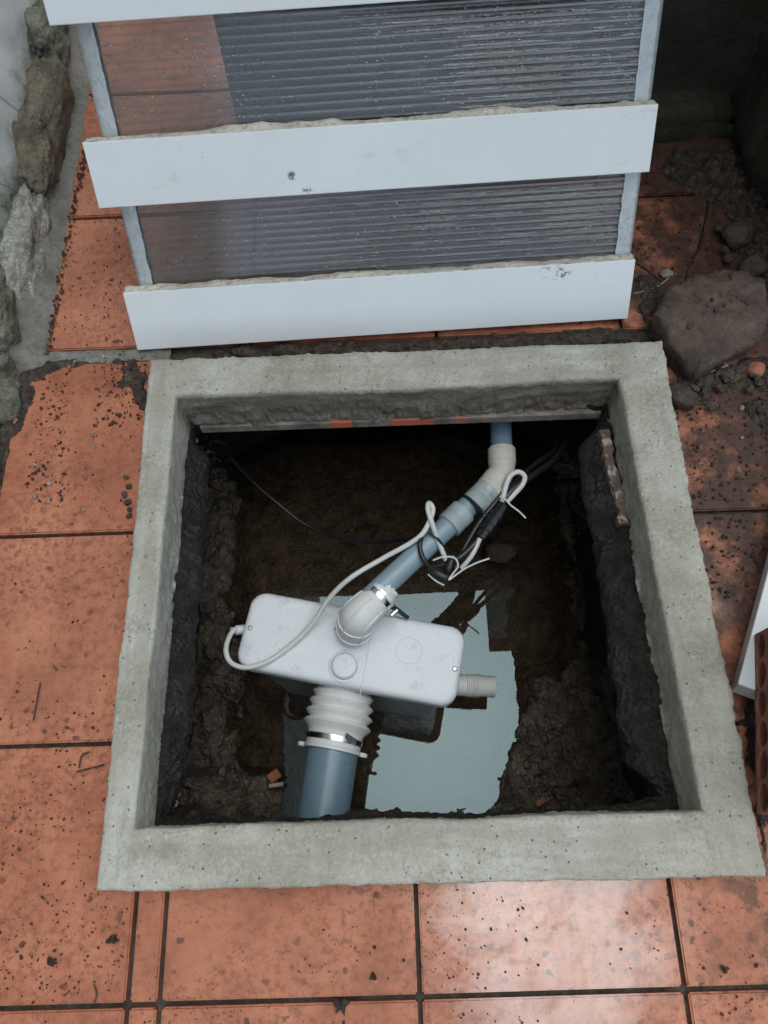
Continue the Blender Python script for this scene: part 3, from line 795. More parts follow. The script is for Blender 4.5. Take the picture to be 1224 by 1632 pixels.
stack('tank', [(hx-.032, hy-.016, .02, .0), (hx-.024, hy-.012, .022, .16), (hx-.016, hy-.008, .024, H0-.034), (hx-.012, hy-.006, .025, H0-.0302)], 'pumpgrey', pump)
a, b = loc(598, 975), loc(573, 1112)
box('seam', (0, -.0006, H0-.002), ((b-a).length*1.0, .0006, H0+.0005), 'pumpgrey', lid, frame=Matrix.Translation((a.x, a.y, 0)) @ Matrix.Rotation(math.atan2(b.y-a.y, b.x-a.x), 4, 'Z'))
for p in ((399, 1001), (725, 1066)):
    q = loc(*p); s_ = lathe('screw', (q.x, q.y, H0-.002), (q.x, q.y, H0), [(0, .0042), (.003, .0042), (.0036, .0034), (.0030, .0028), (.0022, .0024)], 'steel', lid, 20)
q = loc(549, 1062)
lathe('button_cap', (q.x, q.y, H0-.003), (q.x, q.y, H0), [(0, .0225), (.006, .0222), (.0095, .0213), (.0115, .0195), (.0122, .017), (.0122, .001)], 'lid', lid, 40)
lathe('button_ring', (q.x, q.y, H0-.003), (q.x, q.y, H0), [(0, .028), (.0034, .0275), (.0044, .026), (.0044, .0232), (.002, .0228)], 'lid', lid, 40)
q = loc(652, 1037)
vs, fs = tube_data([(q.x+.022*math.cos(t*.1309), q.y+.022*math.sin(t*.1309), H0+.0001) for t in range(48)], .0007, 6, False)
fs += [(47*6+k, 47*6+(k+1) % 6, (k+1) % 6, k) for k in range(6)]
pyd('moulded_ring', vs, fs, 'lid', lid)
# right-hand threaded spigot
a, b = loc(735, 1092, -.44), loc(796, 1095, -.44)
sp_ = lathe('side_spigot', a, b, [(-.02, .021)]+[(.010+.0035*k+(.0012 if j else 0), .0232 if j else .0212) for k in range(7) for j in (0, 1)]+[(.038, .0205), (.064, .0205), (.066, .0195), (.066, .0165), (.05, .0163), (.05, .001)], 'rubber', pump, 36)

# outlet elbow on the lid
PZ = -.128                                            # height of the discharge pipe axis
e0 = at(566, 1006, LZ); e1 = at(596, 948, PZ); dpipe = (at(735, 818, PZ)-e1).normalized()
e0w = Vector((e0.x, e0.y, LZ))
el = empty('outlet_elbow', e0w, 'ribbed white rubber elbow clamped to the top of the pump lid', 'pipe elbow')
corner = Vector((e0.x, e0.y, 0)) + dpipe*.016; corner.z = PZ-.004
path = spline([e0w-Vector((0,0,.004)), e0w+Vector((0,0,.016)), e0w+Vector((0,0,.036))+dpipe*.004, corner, corner+dpipe*.03, corner+dpipe*.052], 8)
n = len(path); rads = []
for i in range(n):
    t = i/(n-1); rads.append(.0250+.0055*math.sin(math.pi*min(1, max(0, t*1.12)))-.0010*sstep(.8, 1, t))
setloc(tube('elbow_body', path, rads, 'rubber', el, 32))
def torus(name, c, ax, r, t, mat, parent, seg=40, arc=1.0, flat=1.0):
    ax = Vector(ax).normalized(); u = ax.cross(Vector((0,0,1)) if abs(ax.z) < .9 else Vector((1,0,0))).normalized(); v = ax.cross(u)
    pts = [Vector(c)+(u*math.cos(2*math.pi*k/seg*arc)+v*math.sin(2*math.pi*k/seg*arc))*r for k in range(seg+1)]
    return setloc(tube(name, pts, t, mat, parent, 8)) if parent is not None else tube(name, pts, t, mat, None, 8)
def band(name, c, ax, r, wd, th, mat, parent, seg=48):
    ax = Vector(ax).normalized(); c = Vector(c)-ax*wd/2
    o = lathe(name, c, c+ax, [(0, r-.001), (0, r+th), (wd*.2, r+th*1.15), (wd*.8, r+th*1.15), (wd, r+th), (wd, r-.001)], mat, parent, seg)
    if parent is not None: setloc(o)
    return o
for t in (.0, .18, .32):
    i = int(t*(n-1)); torus('rib', path[i], path[min(i+1, n-1)]-path[max(0, i-1)], rads[i]+.001, .0022, 'rubber', el)
sdv = dpipe.cross(Vector((0,0,1))).normalized()
for an in (-62, 0, 62):
    pts_ = []
    for i in range(int(n*.12), int(n*.80)):
        tg = (path[i+1]-path[i-1]).normalized(); ou = (Vector((0,0,1))-dpipe).normalized(); ou = (ou-tg*ou.dot(tg)).normalized(); ou = Matrix.Rotation(R(an), 3, tg) @ ou
        pts_.append(path[i]+ou*rads[i])
    setloc(tube('rib', pts_, .0016, 'rubber', el, 8))
i = int(.52*(n-1)); torus('rib', path[i], path[i+1]-path[i-1], rads[i]+.0004, .0018, 'rubber', el)
band('hose_clamp', path[-5], dpipe, rads[-5]+.0004, .008, .0012, 'steel', el)
band('hose_clamp', path[-2], dpipe, rads[-2]+.0002, .005, .0010, 'steel', el)
sd = dpipe.cross(Vector((0,0,1))).normalized()
setloc(lathe('clamp_screw', path[-5]+sd*.034+Vector((0,0,-.012))-dpipe*.004, path[-5]+sd*.034+Vector((0,0,-.012))+dpipe*.02, [(0, .0045), (.010, .0045), (.010, .003), (.014, .003)], 'steel', el, 14))
q0 = at(542, 1006, LZ+.008)
setloc(box('base_clip', (-.004, -.010, 0), (.004, .010, .008), 'black', el, .001, frame=Matrix.Translation(q0) @ Matrix.Rotation(R(50), 4, 'Z')))
# sealing tape rag where the pipe enters
vs, fs = [], []; nn = 40
for i in range(5):
    for k in range(nn):
        a = 2*math.pi*k/nn; c = path[-1]+dpipe*(-.006+.0055*i); u = sd; v = dpipe.cross(u)
        rr_ = (.0262 if i < 2 else .0240-.0010*i) + .004*fbm((math.cos(a), math.sin(a), i*.4), 2.2, 3, 4)
        vs.append(c+(u*math.cos(a)+v*math.sin(a))*rr_+dpipe*(.008*fbm((math.cos(a), math.sin(a), 7), 2.5, 3) if i == 4 else 0))
for i in range(4):
    for k in range(nn): fs.append((i*nn+k, i*nn+(k+1) % nn, (i+1)*nn+(k+1) % nn, (i+1)*nn+k))
setloc(pyd('sealing_tape', vs, fs, 'rubber', el))

# discharge pipe run
dp = empty('discharge_pipe', e1, 'thin blue grey discharge pipe with fittings rising from the pump to the back', 'pipe')
PR = .0190
w1, w2, w3 = at(727, 826, PZ), at(766, 793, PZ), at(790, 764, PZ)
up1, up2 = at(800, 733, PZ), at(798, 676, PZ)
setloc(tube('pipe_length', [e1-dpipe*.01, w1, w3], PR, 'pvcpale', dp, 32))
d1 = (w3-w1).normalized()
def coupler(c, d, ln, r, mat, name='coupler'):
    c = Vector(c)-d*ln/2
    return setloc(lathe(name, c, c+d, [(0, PR+.0002), (0, r-.0012), (.0012, r), (ln*.46, r), (ln*.48, r-.0006), (ln*.52, r-.0006), (ln*.54, r), (ln-.0012, r), (ln, r-.0012), (ln, PR+.0002)], mat, dp, 40))
coupler(w1, d1, .038, .0232, 'pvclight')
coupler(w2+d1*.002, d1, .046, .0236, 'pvclight')
d2 = (up2-up1).normalized()
eb = w3+d1*.006; ec = (w3+up1)/2+Vector((.008, -.002, 0))
elb = spline([w2+d1*.022, w3-d1*.002, w3+d1*.012, up1-d2*.012, up1+d2*.004], 8)
setloc(tube('bend', elb, .0222, 'pvcwhite', dp, 32))
coupler(up1+d2*.006, d2, .030, .0240, 'pvcwhite', 'bend_socket')
coupler(w2+d1*.026, d1, .012, .0245, 'pvcwhite', 'bend_socket')
setloc(tube('pipe_length', [up1, up2, up2+d2*.12], PR, 'pvc', dp, 32))
# straps and ties round the pipe
def tie(name, c, ax, r, mat, parent, wd=.0045): return band(name, c, ax, r, wd, .0010, mat, parent, 40)
zt = empty('cable_strap', w2, 'black plastic strap looped round the grey coupler and cable joint', 'strap')
tie('loop', w2-d1*.024, (d1+Vector((.25, .1, 0))).normalized(), .0236, 'black', zt)
a = at(745, 793, PZ+.022); b = at(792, 836, PZ+.012)
setloc(tube('strap_tail', spline([a, at(768, 812, PZ+.03), b], 8), .0018, 'black', zt, 8))

# ------------------------------------------------------------------ soil pipe with bellows
SZ = -.272
b0, b1, p1 = at(549, 1098, SZ), at(532, 1183, SZ), at(513, 1308, SZ)
sp = empty('waste_pipe', p1, 'thick blue grey waste pipe running under the front rim', 'pipe')
dS = (p1-b1).normalized()
setloc(tube('pipe_length', [b1-dS*.03, p1, p1+dS*.35], .0432, 'pvc', sp, 56))
bl = empty('bellows_connector', b0, 'white ribbed rubber bellows joining the waste pipe to the pump', 'connector')
dB = (b1-b0).normalized(); BL = (b1-b0).length
pr = [(-.045, .040), (.000, .044)]
z_ = .004
for k in range(4):
    rm = [.0535, .0565, .0585, .0590][k]
    pr += [(z_, .047+.0008*k), (z_+.004, rm-.003), (z_+.0075, rm), (z_+.0105, rm-.0025)]
    z_ += .0170
pr += [(z_, .050), (z_+.004, .0475), (BL+.008, .0470), (BL+.010, .049), (BL+.0145, .049), (BL+.0155, .044)]
setloc(lathe('bellows', b0, b1, pr, 'rubber', bl, 56))
c1 = b0+dB*(BL-.004)
band('hose_clamp', c1, dB, .0474, .009, .0012, 'steel', bl, 56)
band('hose_clamp', b0+dB*.0005, dB, .0462, .006, .0012, 'black', bl, 56)
sB = dB.cross(Vector((0,0,1))).normalized()
setloc(box('clamp_clip', (-.006, -.009, -.001), (.006, .009, .003), 'steel', bl, .001, frame=Matrix.Translation(b0+Vector((-.002, -.004, .0475))) @ Matrix.Rotation(ang, 4, 'Z')))
setloc(box('clamp_clip', (-.013, -.005, -.002), (.013, .005, .003), 'steel', bl, .0012, frame=Matrix.Translation(c1+sB*-.030+Vector((0, .003, .036))) @ Matrix.Rotation(R(35), 4, 'Y') @ Matrix.Rotation(R(-30), 4, 'Z')))
c2 = b0+dB*(BL+.012)
for sg in (-1, 1):
    c = c2+sB*sg*.052
    setloc(lathe('pull_lug', c-dB*.0035-Vector((0,0,.002)), c+dB*.01-Vector((0,0,.002)), [(0, .001), (0, .0072), (.002, .0085), (.005, .0085), (.007, .0072), (.007, .001)], 'rubber', bl, 20))
    setloc(box('pull_lug_neck', (-.012, -.003, -.003), (.012, .003, .003), 'rubber', bl, .001, frame=Matrix.Translation(c-sB*sg*.006-Vector((0,0,.002))) @ Matrix.Rotation(math.atan2(sB.y, sB.x), 4, 'Z')))

# ------------------------------------------------------------------ cables
def cable(name, pts, r, mat, label, cat='cable', seg=10, per=10):
    o = tube(name, spline([at(*p) for p in pts], per), r, mat, None, seg); return tag(o, label, cat)
ZL = LZ+.006
cable('power_cable', [(392, 1012, -.235), (376, 1003, -.215), (366, 1014, -.205), (360, 1036, ZL), (368, 1056, ZL), (392, 1064, ZL), (425, 1055, ZL), (462, 1030, ZL), (497, 995, ZL+.012), (526, 952, ZL+.04), (560, 920, PZ), (610, 890, PZ+.005), (650, 868, PZ+.018), (672, 852, PZ+.028), (684, 832, PZ+.034), (690, 812, PZ+.04), (684, 802, PZ+.044), (682, 812, PZ+.046), (690, 838, PZ+.036), (700, 866, PZ+.015), (711, 893, PZ)], .0044, 'whitecable', 'white power cable looping from the left end of the pump across its lid')
lathe_o = lathe('cable_gland', at(380, 1004, -.222), at(372, 1005, -.218), [(-.012, .008), (.004, .0085), (.006, .006), (.014, .006)], 'lid', None, 18)
tag(lathe_o, 'small white cable entry sleeve on the left end of the pump', 'cable sleeve')
cable('cable_loop', [(765, 858, PZ+.01), (752, 885, PZ), (735, 906, PZ-.01)], .0042, 'whitecable', 'short white cable end hanging below the black cable joint')
cable('cable_loop', [(800, 800, PZ+.012), (806, 776, PZ+.02), (813, 759, PZ+.026), (826, 752, PZ+.028), (836, 759, PZ+.025), (833, 772, PZ+.02), (821, 786, PZ+.014), (808, 800, PZ+.01)], .0044, 'whitecable', 'small white cable loop tied beside the pipe bend')
cable('black_cable', [(690, 905, PZ-.01), (730, 890, PZ), (757, 866, PZ+.005), (770, 850, PZ+.006)], .0058, 'blackcable', 'black cable running into the lower end of the cable joint')
cable('black_cable', [(795, 812, PZ+.006), (815, 782, PZ+.012), (845, 760, PZ+.008), (880, 735, PZ-.01), (899, 708, PZ-.03), (906, 688, PZ-.05)], .0062, 'blackcable', 'glossy black cable curving up right under the rim corner')
cable('black_cable', [(800, 806, PZ), (822, 768, PZ), (850, 742, PZ-.015), (880, 720, PZ-.04), (893, 700, PZ-.06)], .005, 'blackcable', 'thinner black cable lying just above the glossy one')
cable('black_cable', [(725, 905, PZ-.012), (742, 870, PZ-.004), (766, 830, PZ+.004), (790, 800, PZ+.008), (806, 778, PZ+.01)], .0046, 'blackcable', 'black cable running alongside the grey couplers')
cable('black_cable', [(676, 845, PZ+.022), (669, 868, PZ+.026), (676, 893, PZ+.02), (694, 910, PZ+.005), (712, 917, PZ-.004)], .0042, 'blackcable', 'black cable loop hanging round the middle of the discharge pipe')
cable('black_cable', [(684, 848, PZ+.026), (697, 858, PZ+.024), (706, 872, PZ+.01)], .0026, 'blackcable', 'short black tie across the discharge pipe')
cable('thin_cable', [(366, 728, -.22), (400, 765, -.28), (440, 800, -.32), (490, 838, -.34), (545, 858, -.33), (605, 865, -.30), (650, 862, -.24), (690, 880, -.16)], .0034, 'blackcable', 'thin black cable crossing the dark back of the pit')
cable('black_cable', [(604, 950, -.16), (625, 965, -.175), (650, 985, -.19)], .0036, 'blackcable', 'short black cable disappearing behind the pump lid')
# inline connector
ca, cb_ = at(802, 806, PZ+.012), at(766, 857, PZ+.012); dC = (cb_-ca).normalized(); CL = (cb_-ca).length
cj = empty('cable_joint', ca, 'black screw type cable joint strapped beside the grey couplers', 'cable joint')
pj = [(0, .006), (.0, .0095), (.016, .0100), (.0165, .0122), (.026, .0122), (.0265, .0112), (CL*.5, .0112), (CL*.5+.0005, .0126), (CL*.5+.008, .0126), (CL*.5+.0085, .0112), (CL-.024, .0112), (CL-.0235, .0122), (CL-.014, .0122), (CL-.0135, .0098), (CL, .0092), (CL, .006)]
setloc(lathe('joint_body', ca, cb_, pj, 'black', cj, 8))
cx = at(712, 912, PZ+.002); cy_ = at(694, 920, PZ-.01)
pg = empty('black_boot', cx, 'flattened black cable end hanging under the discharge pipe', 'cable end')
setloc(lathe('boot', at(686, 910, PZ), at(722, 926, PZ), [(0, .002), (.002, .0085), (.012, .0105), (.022, .0105), (.034, .008), (.038, .003)], 'black', pg, 16))
setloc(lathe('boot_neck', at(722, 886, PZ+.006), at(712, 915, PZ+.002), [(0, .0075), (.022, .0085), (.028, .006)], 'black', pg, 14))
cable('cable_tie', [(690, 893, PZ+.018), (705, 888, PZ+.022), (724, 889, PZ+.022), (730, 902, PZ+.016), (722, 914, PZ+.012), (716, 924, PZ+.010), (738, 908, PZ+.012), (760, 897, PZ+.014), (780, 890, PZ+.015)], .0016, 'whitecable', 'thin white cable tie with a long tail below the pipe', 'cable tie', 8)
cable('cable_tie', [(682, 915, PZ+.002), (695, 926, PZ), (708, 933, PZ)], .0014, 'whitecable', 'white tie strip along the lower edge of the black cable end', 'cable tie', 8)
cable('cable_tie', [(797, 791, PZ+.024), (806, 797, PZ+.028), (815, 806, PZ+.026), (827, 815, PZ+.024), (838, 826, PZ+.022)], .0016, 'whitecable', 'white cable tie pulled tight below the small white loop', 'cable tie', 8)

# ------------------------------------------------------------------ things on the right: rock, white plank, hollow brick
def prism_rock(name, outline, ztop, zbot, mat, label, amp=.012):
    """slab of rock from its top outline (photo pixels), with rough faces"""
    pts = [at(x, y, ztop) for x, y in outline]; c = sum(pts, Vector())/len(pts)
    dense = []
    for i in range(len(pts)):
        a, b = pts[i], pts[(i+1) % len(pts)]
        for k in range(14): dense.append(a.lerp(b, k/14))
    vs, fs = [], []; n = len(dense)
    rings = [(.12, ztop+.004), (.3, ztop+.005), (.5, ztop+.005), (.7, ztop+.004), (.85, ztop+.003), (.94, ztop+.001), (.985, ztop-.003), (1.0, ztop-.009), (1.01, ztop-.02), (1.0, (ztop+zbot)/2), (.97, zbot+.01), (.93, zbot-.005)]
    for s, z in rings:
        for p in dense:
            q = c+(p-c)*s; q.z = z; d = fbm(q, 9, 5, 6)*amp*.55+fbm(q, 40, 4, 2)*amp*.4; dr = (p-c).normalized()
            vs.append(Vector((q.x+dr.x*d*s, q.y+dr.y*d*s, q.z+d*.9)))
    for i in range(len(rings)-1):
        for k in range(n): fs.append((i*n+k, (i+1)*n+k, (i+1)*n+(k+1) % n, i*n+(k+1) % n))
    fs.append(tuple(range(n)))
    o = pyd(name, vs, fs, mat); return tag(o, label, 'rock')
prism_rock('rock_slab', [(1046, 500), (1062, 458), (1110, 432), (1160, 424), (1215, 440), (1232, 500), (1216, 540), (1160, 566), (1115, 592), (1078, 558), (1062, 528)], .048, -.005, 'rock', 'large flat brown rock beside the back right corner of the rim')
def stone(outline_c, size, mat, label, sd):
    random.seed(sd); vs, fs = [], []; lump(vs, fs, outline_c, size, ICO3, .4)
    return tag(pyd('stone', vs, fs, mat), label, 'stone')
P = at(1088, 632, .012); stone(P, (.020, .026, .016), 'clod', 'grey earthy clod against the right side of the rim below the rock', 31)
P = at(1178, 372, .02); stone(P, (.026, .028, .020), 'clod', 'grey crumbly stone beside the dark right wall above the rock', 32)
P = at(1200, 425, .02); stone(P, (.022, .022, .018), 'clod', 'grey crumbly stone touching the far right edge of the rock', 33)
P = at(1207, 588, .008); stone(P, (.015, .013, .010), 'shard', 'small orange brown stone below the right end of the rock', 34)
P = at(1160, 600, .008); stone(P, (.013, .012, .009), 'clod', 'small grey stone just below the point of the rock', 35)
P = at(1062, 437, .006); stone(P, (.010, .008, .006), 'pebble', 'pale pebble between the panel corner and the rock', 36)
random.seed(11)
# white plank leaning at the right edge
A, B = at(1176, 1090, .05), at(1232, 880, .05)
dr = (B-A); dr.normalize(); sx = Vector((dr.y, -dr.x, 0)); sx = (sx*.985+Vector((0, 0, .17))).normalized(); nn_ = dr.cross(sx)
if nn_.z < 0: nn_ = -nn_
F = Matrix(((dr.x, sx.x, nn_.x, A.x), (dr.y, sx.y, nn_.y, A.y), (dr.z, sx.z, nn_.z, A.z), (0, 0, 0, 1)))
pk = empty('white_plank', A, 'white painted plank leaning at the right edge beside the hollow brick', 'plank')
setloc(box('plank_body', (0, 0, -.045), (.75, .16, .0), 'board', pk, .0015, frame=F))
# hollow brick standing with its pierced face towards the rim
bl_o = at(1202, 1012, .052); br_o = at(1206, 1296, .052)
by = (bl_o-br_o); LB = by.length; by.normalize(); bx = Vector((by.y, -by.x, 0))
FB = Matrix(((0, by.x, -bx.x, br_o.x), (0, by.y, -bx.y, br_o.y), (1, 0, 0, .052), (0, 0, 0, 1)))   # local x up, y along, z out of the pierced face
def hollow_brick():
    """block of clay pierced by rows of round holes from the top face"""
    nx_, ny_ = 4, 6; W_ = .15; cw, ch = W_/nx_, LB/ny_; zt_, zb_ = .0, -.11; vs, fs = [], []; seg = 20; rad = .0142
    def sq(i, k, cx, cy):
        a = 2*math.pi*k/seg+math.pi/4; c, s = math.cos(a), math.sin(a); m = max(abs(c), abs(s)); return cx+c/m*cw/2, cy+s/m*ch/2
    for i in range(nx_):
        for j in range(ny_):
            cx, cy = (i+.5)*cw, (j+.5)*ch; b = len(vs)
            for k in range(seg):
                x, y = sq(i, k, cx, cy); vs.append((x, y, zt_))
            for zz, rr_ in ((zt_, rad+.0012), (zt_-.0015, rad), (zb_, rad)):
                for k in range(seg):
                    a = 2*math.pi*k/seg+math.pi/4; vs.append((cx+rr_*math.cos(a)*.92, cy+rr_*1.18*math.sin(a), zz))
            for q in range(3):
                for k in range(seg): k2 = (k+1) % seg; fs.append((b+q*seg+k, b+q*seg+k2, b+(q+1)*seg+k2, b+(q+1)*seg+k))
    b = len(vs); r = .004
    vs += [(0, 0, zt_), (W_, 0, zt_), (W_, LB, zt_), (0, LB, zt_), (0, 0, zb_), (W_, 0, zb_), (W_, LB, zb_), (0, LB, zb_)]
    fs += [tuple(b+k for k in q) for q in ((0,1,5,4), (1,2,6,5), (2,3,7,6), (3,0,4,7))]
    out = []
    for v in vs:
        v = FB @ Vector(v); d = fbm(v, 30, 3, 1)*.0014; out.append(v+Vector((d, d, d)))
    return pyd('hollow_brick', out, fs, 'brick', None, False)
tag(hollow_brick(), 'red hollow clay brick with round holes at the lower right edge', 'brick')

# ------------------------------------------------------------------ soil, rubble and litter
def soil_patch(name, pts, hgt, mat, label, cat='soil', n=70, sd=0.0):
    """thin uneven heap inside a pixel polygon"""
    P = [at(x, y, 0) for x, y in pts]; xs = [p.x for p in P]; ys = [p.y for p in P]
    x0, x1, y0, y1 = min(xs)-.01, max(xs)+.01, min(ys)-.01, max(ys)+.01; vs, fs, ok = [], [], {}
    def dist(x, y):
        ins = False; best = 9
        for i in range(len(P)):
            a, b = P[i], P[(i+1) % len(P)]
            if (a.y > y) != (b.y > y) and x < (b.x-a.x)*(y-a.y)/(b.y-a.y)+a.x: ins = not ins
            ab = Vector((b.x-a.x, b.y-a.y)); t = max(0, min(1, ((x-a.x)*ab.x+(y-a.y)*ab.y)/max(1e-9, ab.length_squared)))
            best = min(best, math.hypot(x-a.x-ab.x*t, y-a.y-ab.y*t))
        return best if ins else -best
    for j in range(n+1):
        for i in range(n+1):
            x = x0+(x1-x0)*i/n; y = y0+(y1-y0)*j/n; d = dist(x, y)+fbm((x, y, 0), 28, 4, sd)*.018
            h = hgt*sstep(-.002, .014, d)*(.6+.7*fbm((x, y, 0), 30, 5, sd+4)+.35*fbm((x, y, 0), 90, 3, sd)); z = h-.0025 if d > -.004 else -.02
            ok[i, j] = len(vs); vs.append((x, y, max(-.02, z)))
    for j in range(n):
        for i in range(n):
            q = (ok[i,j], ok[i+1,j], ok[i+1,j+1], ok[i,j+1])
            if max(vs[k][2] for k in q) > -.006: fs.append(q)
    return tag(pyd(name, vs, fs, mat), label, cat, kind='stuff')
soil_patch('soil', [(1050, 245), (1224, 225), (1260, 420), (1250, 470), (1180, 440), (1165, 350), (1120, 310), (1060, 290)], .022, 'dirt', 'dark crumbled soil along the foot of the right wall', n=90)
soil_patch('soil', [(1010, 445), (1060, 430), (1075, 520), (1040, 535), (1010, 500)], .012, 'dirt', 'dark soil between the cover panel and the rock', n=60, sd=3)
soil_patch('soil', [(1060, 545), (1130, 585), (1240, 560), (1240, 640), (1150, 620), (1105, 660), (1080, 650)], .014, 'dirt', 'dark soil and rubble in front of the rock', n=80, sd=6)
soil_patch('soil', [(1185, 640), (1240, 630), (1240, 720), (1200, 700)], .010, 'dirt', 'dark soil heap on the tile at the right edge', n=50, sd=7)
soil_patch('soil', [(188, 580), (240, 570), (236, 660), (212, 650), (196, 615)], .010, 'dirt', 'dark dirt piled at the back left corner of the rim', n=60, sd=9)
soil_patch('soil', [(25, 590), (75, 572), (150, 570), (235, 574), (150, 584), (95, 592), (62, 612), (42, 650), (22, 720), (-2, 800), (-40, 900), (-40, 760)], .009, 'dirt', 'dark dirt lying along the foot of the left wall', n=110, sd=12)
soil_patch('soil', [(330, 558), (690, 545), (1010, 520), (1020, 545), (700, 556), (420, 562)], .010, 'dirt', 'dark dirt in the gap between cover panel and rim', n=110, sd=15)
soil_patch('soil', [(1176, 1105), (1224, 1100), (1224, 1320), (1228, 1400), (1215, 1380)], .010, 'dirt', 'black dirt between the rim and the hollow brick', n=60, sd=18)

def pxspots(n, box_, size, z=0.001, cond=None):
    out = []
    for _ in range(n*4):
        if len(out) >= n: break
        x, y = random.uniform(box_[0], box_[2]), random.uniform(box_[1], box_[3])
        p = at(x, y, z)
        if -.382 < p.x < .445 and -.08 < p.y < .70: continue
        if p.x < -.57: continue
        if cond and not cond(p): continue
        s = random.uniform(*size)*random.choice((.5, .7, 1, 1, 1.3)); out.append((p+Vector((0,0,s*.3)), s))
    return out
cl = lambda p: fbm(p, 8, 4, 2) > .0
fz = (.0006, .0017)
sp1 = pxspots(400, (0, 560, 240, 1632), fz, cond=cl)+pxspots(260, (0, 1400, 1224, 1632), fz, cond=cl)+pxspots(150, (70, 340, 200, 580), fz)+pxspots(420, (1050, 560, 1224, 960), (.0008, .0026))+pxspots(300, (1000, 280, 1224, 480), (.0008, .0028))
sp1 += pxspots(150, (20, 570, 110, 800), (.0008, .0026))+pxspots(160, (150, 570, 240, 680), (.0008, .003))
for k in range(260):
    t = random.random(); sp1.append((at(75+62*(1-t)+random.gauss(0, 3), 230+335*t, .003), random.uniform(.0008, .0026)))
scatter('dirt_crumbs', sp1, 'crumb', 'dark dirt crumbs scattered over the terracotta tiles', 'dirt')
sp2 = pxspots(22, (20, 560, 230, 860), (.0015, .0035))+pxspots(16, (1060, 560, 1224, 700), (.002, .004))+pxspots(10, (80, 400, 180, 570), (.001, .0025))
scatter('gravel', sp2, 'pebble', 'small pale grit scattered beside the left wall and rim', 'gravel')
# clods on the rock
sr = []
for px_, py_ in ((1135, 478), (1150, 470), (1122, 500), (1165, 480), (1185, 478), (1192, 482), (1172, 462), (1165, 440), (1110, 470), (1128, 486), (1142, 494), (1100, 520), (1176, 474), (1118, 480), (1155, 486)):
    sr.append((at(px_, py_, .055), random.uniform(.003, .0065)))
scatter('soil_clods', sr, 'clod', 'small soil clods lying on the flat brown rock', 'clod', ICO2)
sr = [(at(random.gauss(1180, 26), random.gauss(385, 55), .016), random.uniform(.003, .009)) for _ in range(22)]
scatter('soil_clods', sr, 'clod', 'crumbled grey lumps at the foot of the dark right wall', 'clod', ICO2)
sr = [(at(random.uniform(1080, 1230), random.gauss(612, 16), .010), random.uniform(.002, .007)) for _ in range(30)]
scatter('soil_clods', sr, 'clod', 'small stones in the dirt below the rock', 'clod', ICO2)
# crumbs stuck on the left part of tiles near the rim
for (x, y, s) in ((204, 800, .008), (202, 770, .006), (206, 745, .005), (208, 830, .006)):
    pass
sr = [(at(200+random.uniform(-6, 8), y, .003), random.uniform(.003, .006)) for y in (760, 775, 788, 800, 812, 822)]
scatter('soil_clods', sr, 'clod', 'grey mortar crumbs beside the left side of the rim', 'clod', ICO2)
# pebbles and mud lumps in the pit
sr = []
for _ in range(170):
    t = random.random(); x = 302+(262-302)*t+random.gauss(8, 6); y = 690+(1310-690)*t; sr.append((at(x, y, -.088), random.choice((.0012, .002, .002, .003, .0045))))
scatter('ledge_grit', sr, 'pebble', 'pale grit stuck in the soil along the left ledge of the pit', 'gravel', ICO1)
for k, (x, y, s) in enumerate(((272, 1120, .009), (265, 1222, .008), (262, 1250, .009), (279, 912, .005))):
    random.seed(50+k); v2, f2 = [], []; lump(v2, f2, at(x, y, -.088), (s, s, s*.7), ICO2, .4)
    tag(pyd('pebble', v2, f2, 'pebble', None, True), ['pale lump on the left ledge, highest of the three large ones', 'pale pebble on the left ledge, middle of the three large ones', 'pale pebble on the left ledge nearest the front rim', 'small pale pebble on the left ledge halfway along'][k], 'pebble', 'pale pebbles on the left ledge')
for k, (x, y, sx_, sy_) in enumerate(((997, 930, .009, .014), (1000, 962, .010, .008), (1013, 1022, .009, .008))):
    random.seed(60+k); v2, f2 = [], []; lump(v2, f2, at(x, y, -.085), (sx_, sy_, .007), ICO2, .4)
    tag(pyd('pebble', v2, f2, 'pebble', None, True), ['long pale lump on the right ledge below the batten', 'round pale lump on the right ledge, middle of three', 'pale lump on the right ledge nearest the front'][k], 'pebble', 'pale lumps on the right ledge')
random.seed(21)
sr = []
for _ in range(900):
    x, y = random.uniform(-.36, .40), random.uniform(.0, .62); z = mud_z(x, y)
    if z > WZ-.006 and not (-.03 < y-.0 < -.02): sr.append((Vector((x, y, z+.001)), random.choice((.002, .003, .003, .004, .006, .008))))
scatter('mud_lumps', sr, 'mud', 'wet mud lumps on the banks round the pit water', 'mud', ICO2, False, .5)
v2, f2 = [], []
P = at(437, 1236, -.49); bx_ = box('tile_shard', (-.012, -.009, -.006), (.012, .009, .006), 'shard', None, .002, frame=Matrix.Translation(P) @ Matrix.Rotation(.6, 4, 'Z') @ Matrix.Rotation(.4, 4, 'X'))
tag(bx_, 'orange tile shard on the mud left of the waste pipe', 'shard')
P = at(440, 1251, -.495); bx_ = box('wood_chip', (-.014, -.004, -.002), (.014, .004, .002), 'straw', None, .0012, frame=Matrix.Translation(P) @ Matrix.Rotation(.1, 4, 'Z'))
tag(bx_, 'pale wood chip lying just below the tile shard', 'wood chip')
P = at(862, 1278, -.48); bx_ = box('leaf_fragment', (-.010, -.005, -.001), (.010, .005, .001), 'shard', None, .0006, frame=Matrix.Translation(P) @ Matrix.Rotation(.5, 4, 'Z') @ Matrix.Rotation(.5, 4, 'X'))
tag(bx_, 'small orange fragment on the mud at the front of the pit', 'fragment')
P = at(798, 880, -.53); v2, f2 = [], []; lump(v2, f2, P, (.035, .028, .02), ICO3, .35); tag(pyd('stone', v2, f2, 'rock'), 'drowned brown stone in the water below the cable joint', 'stone')
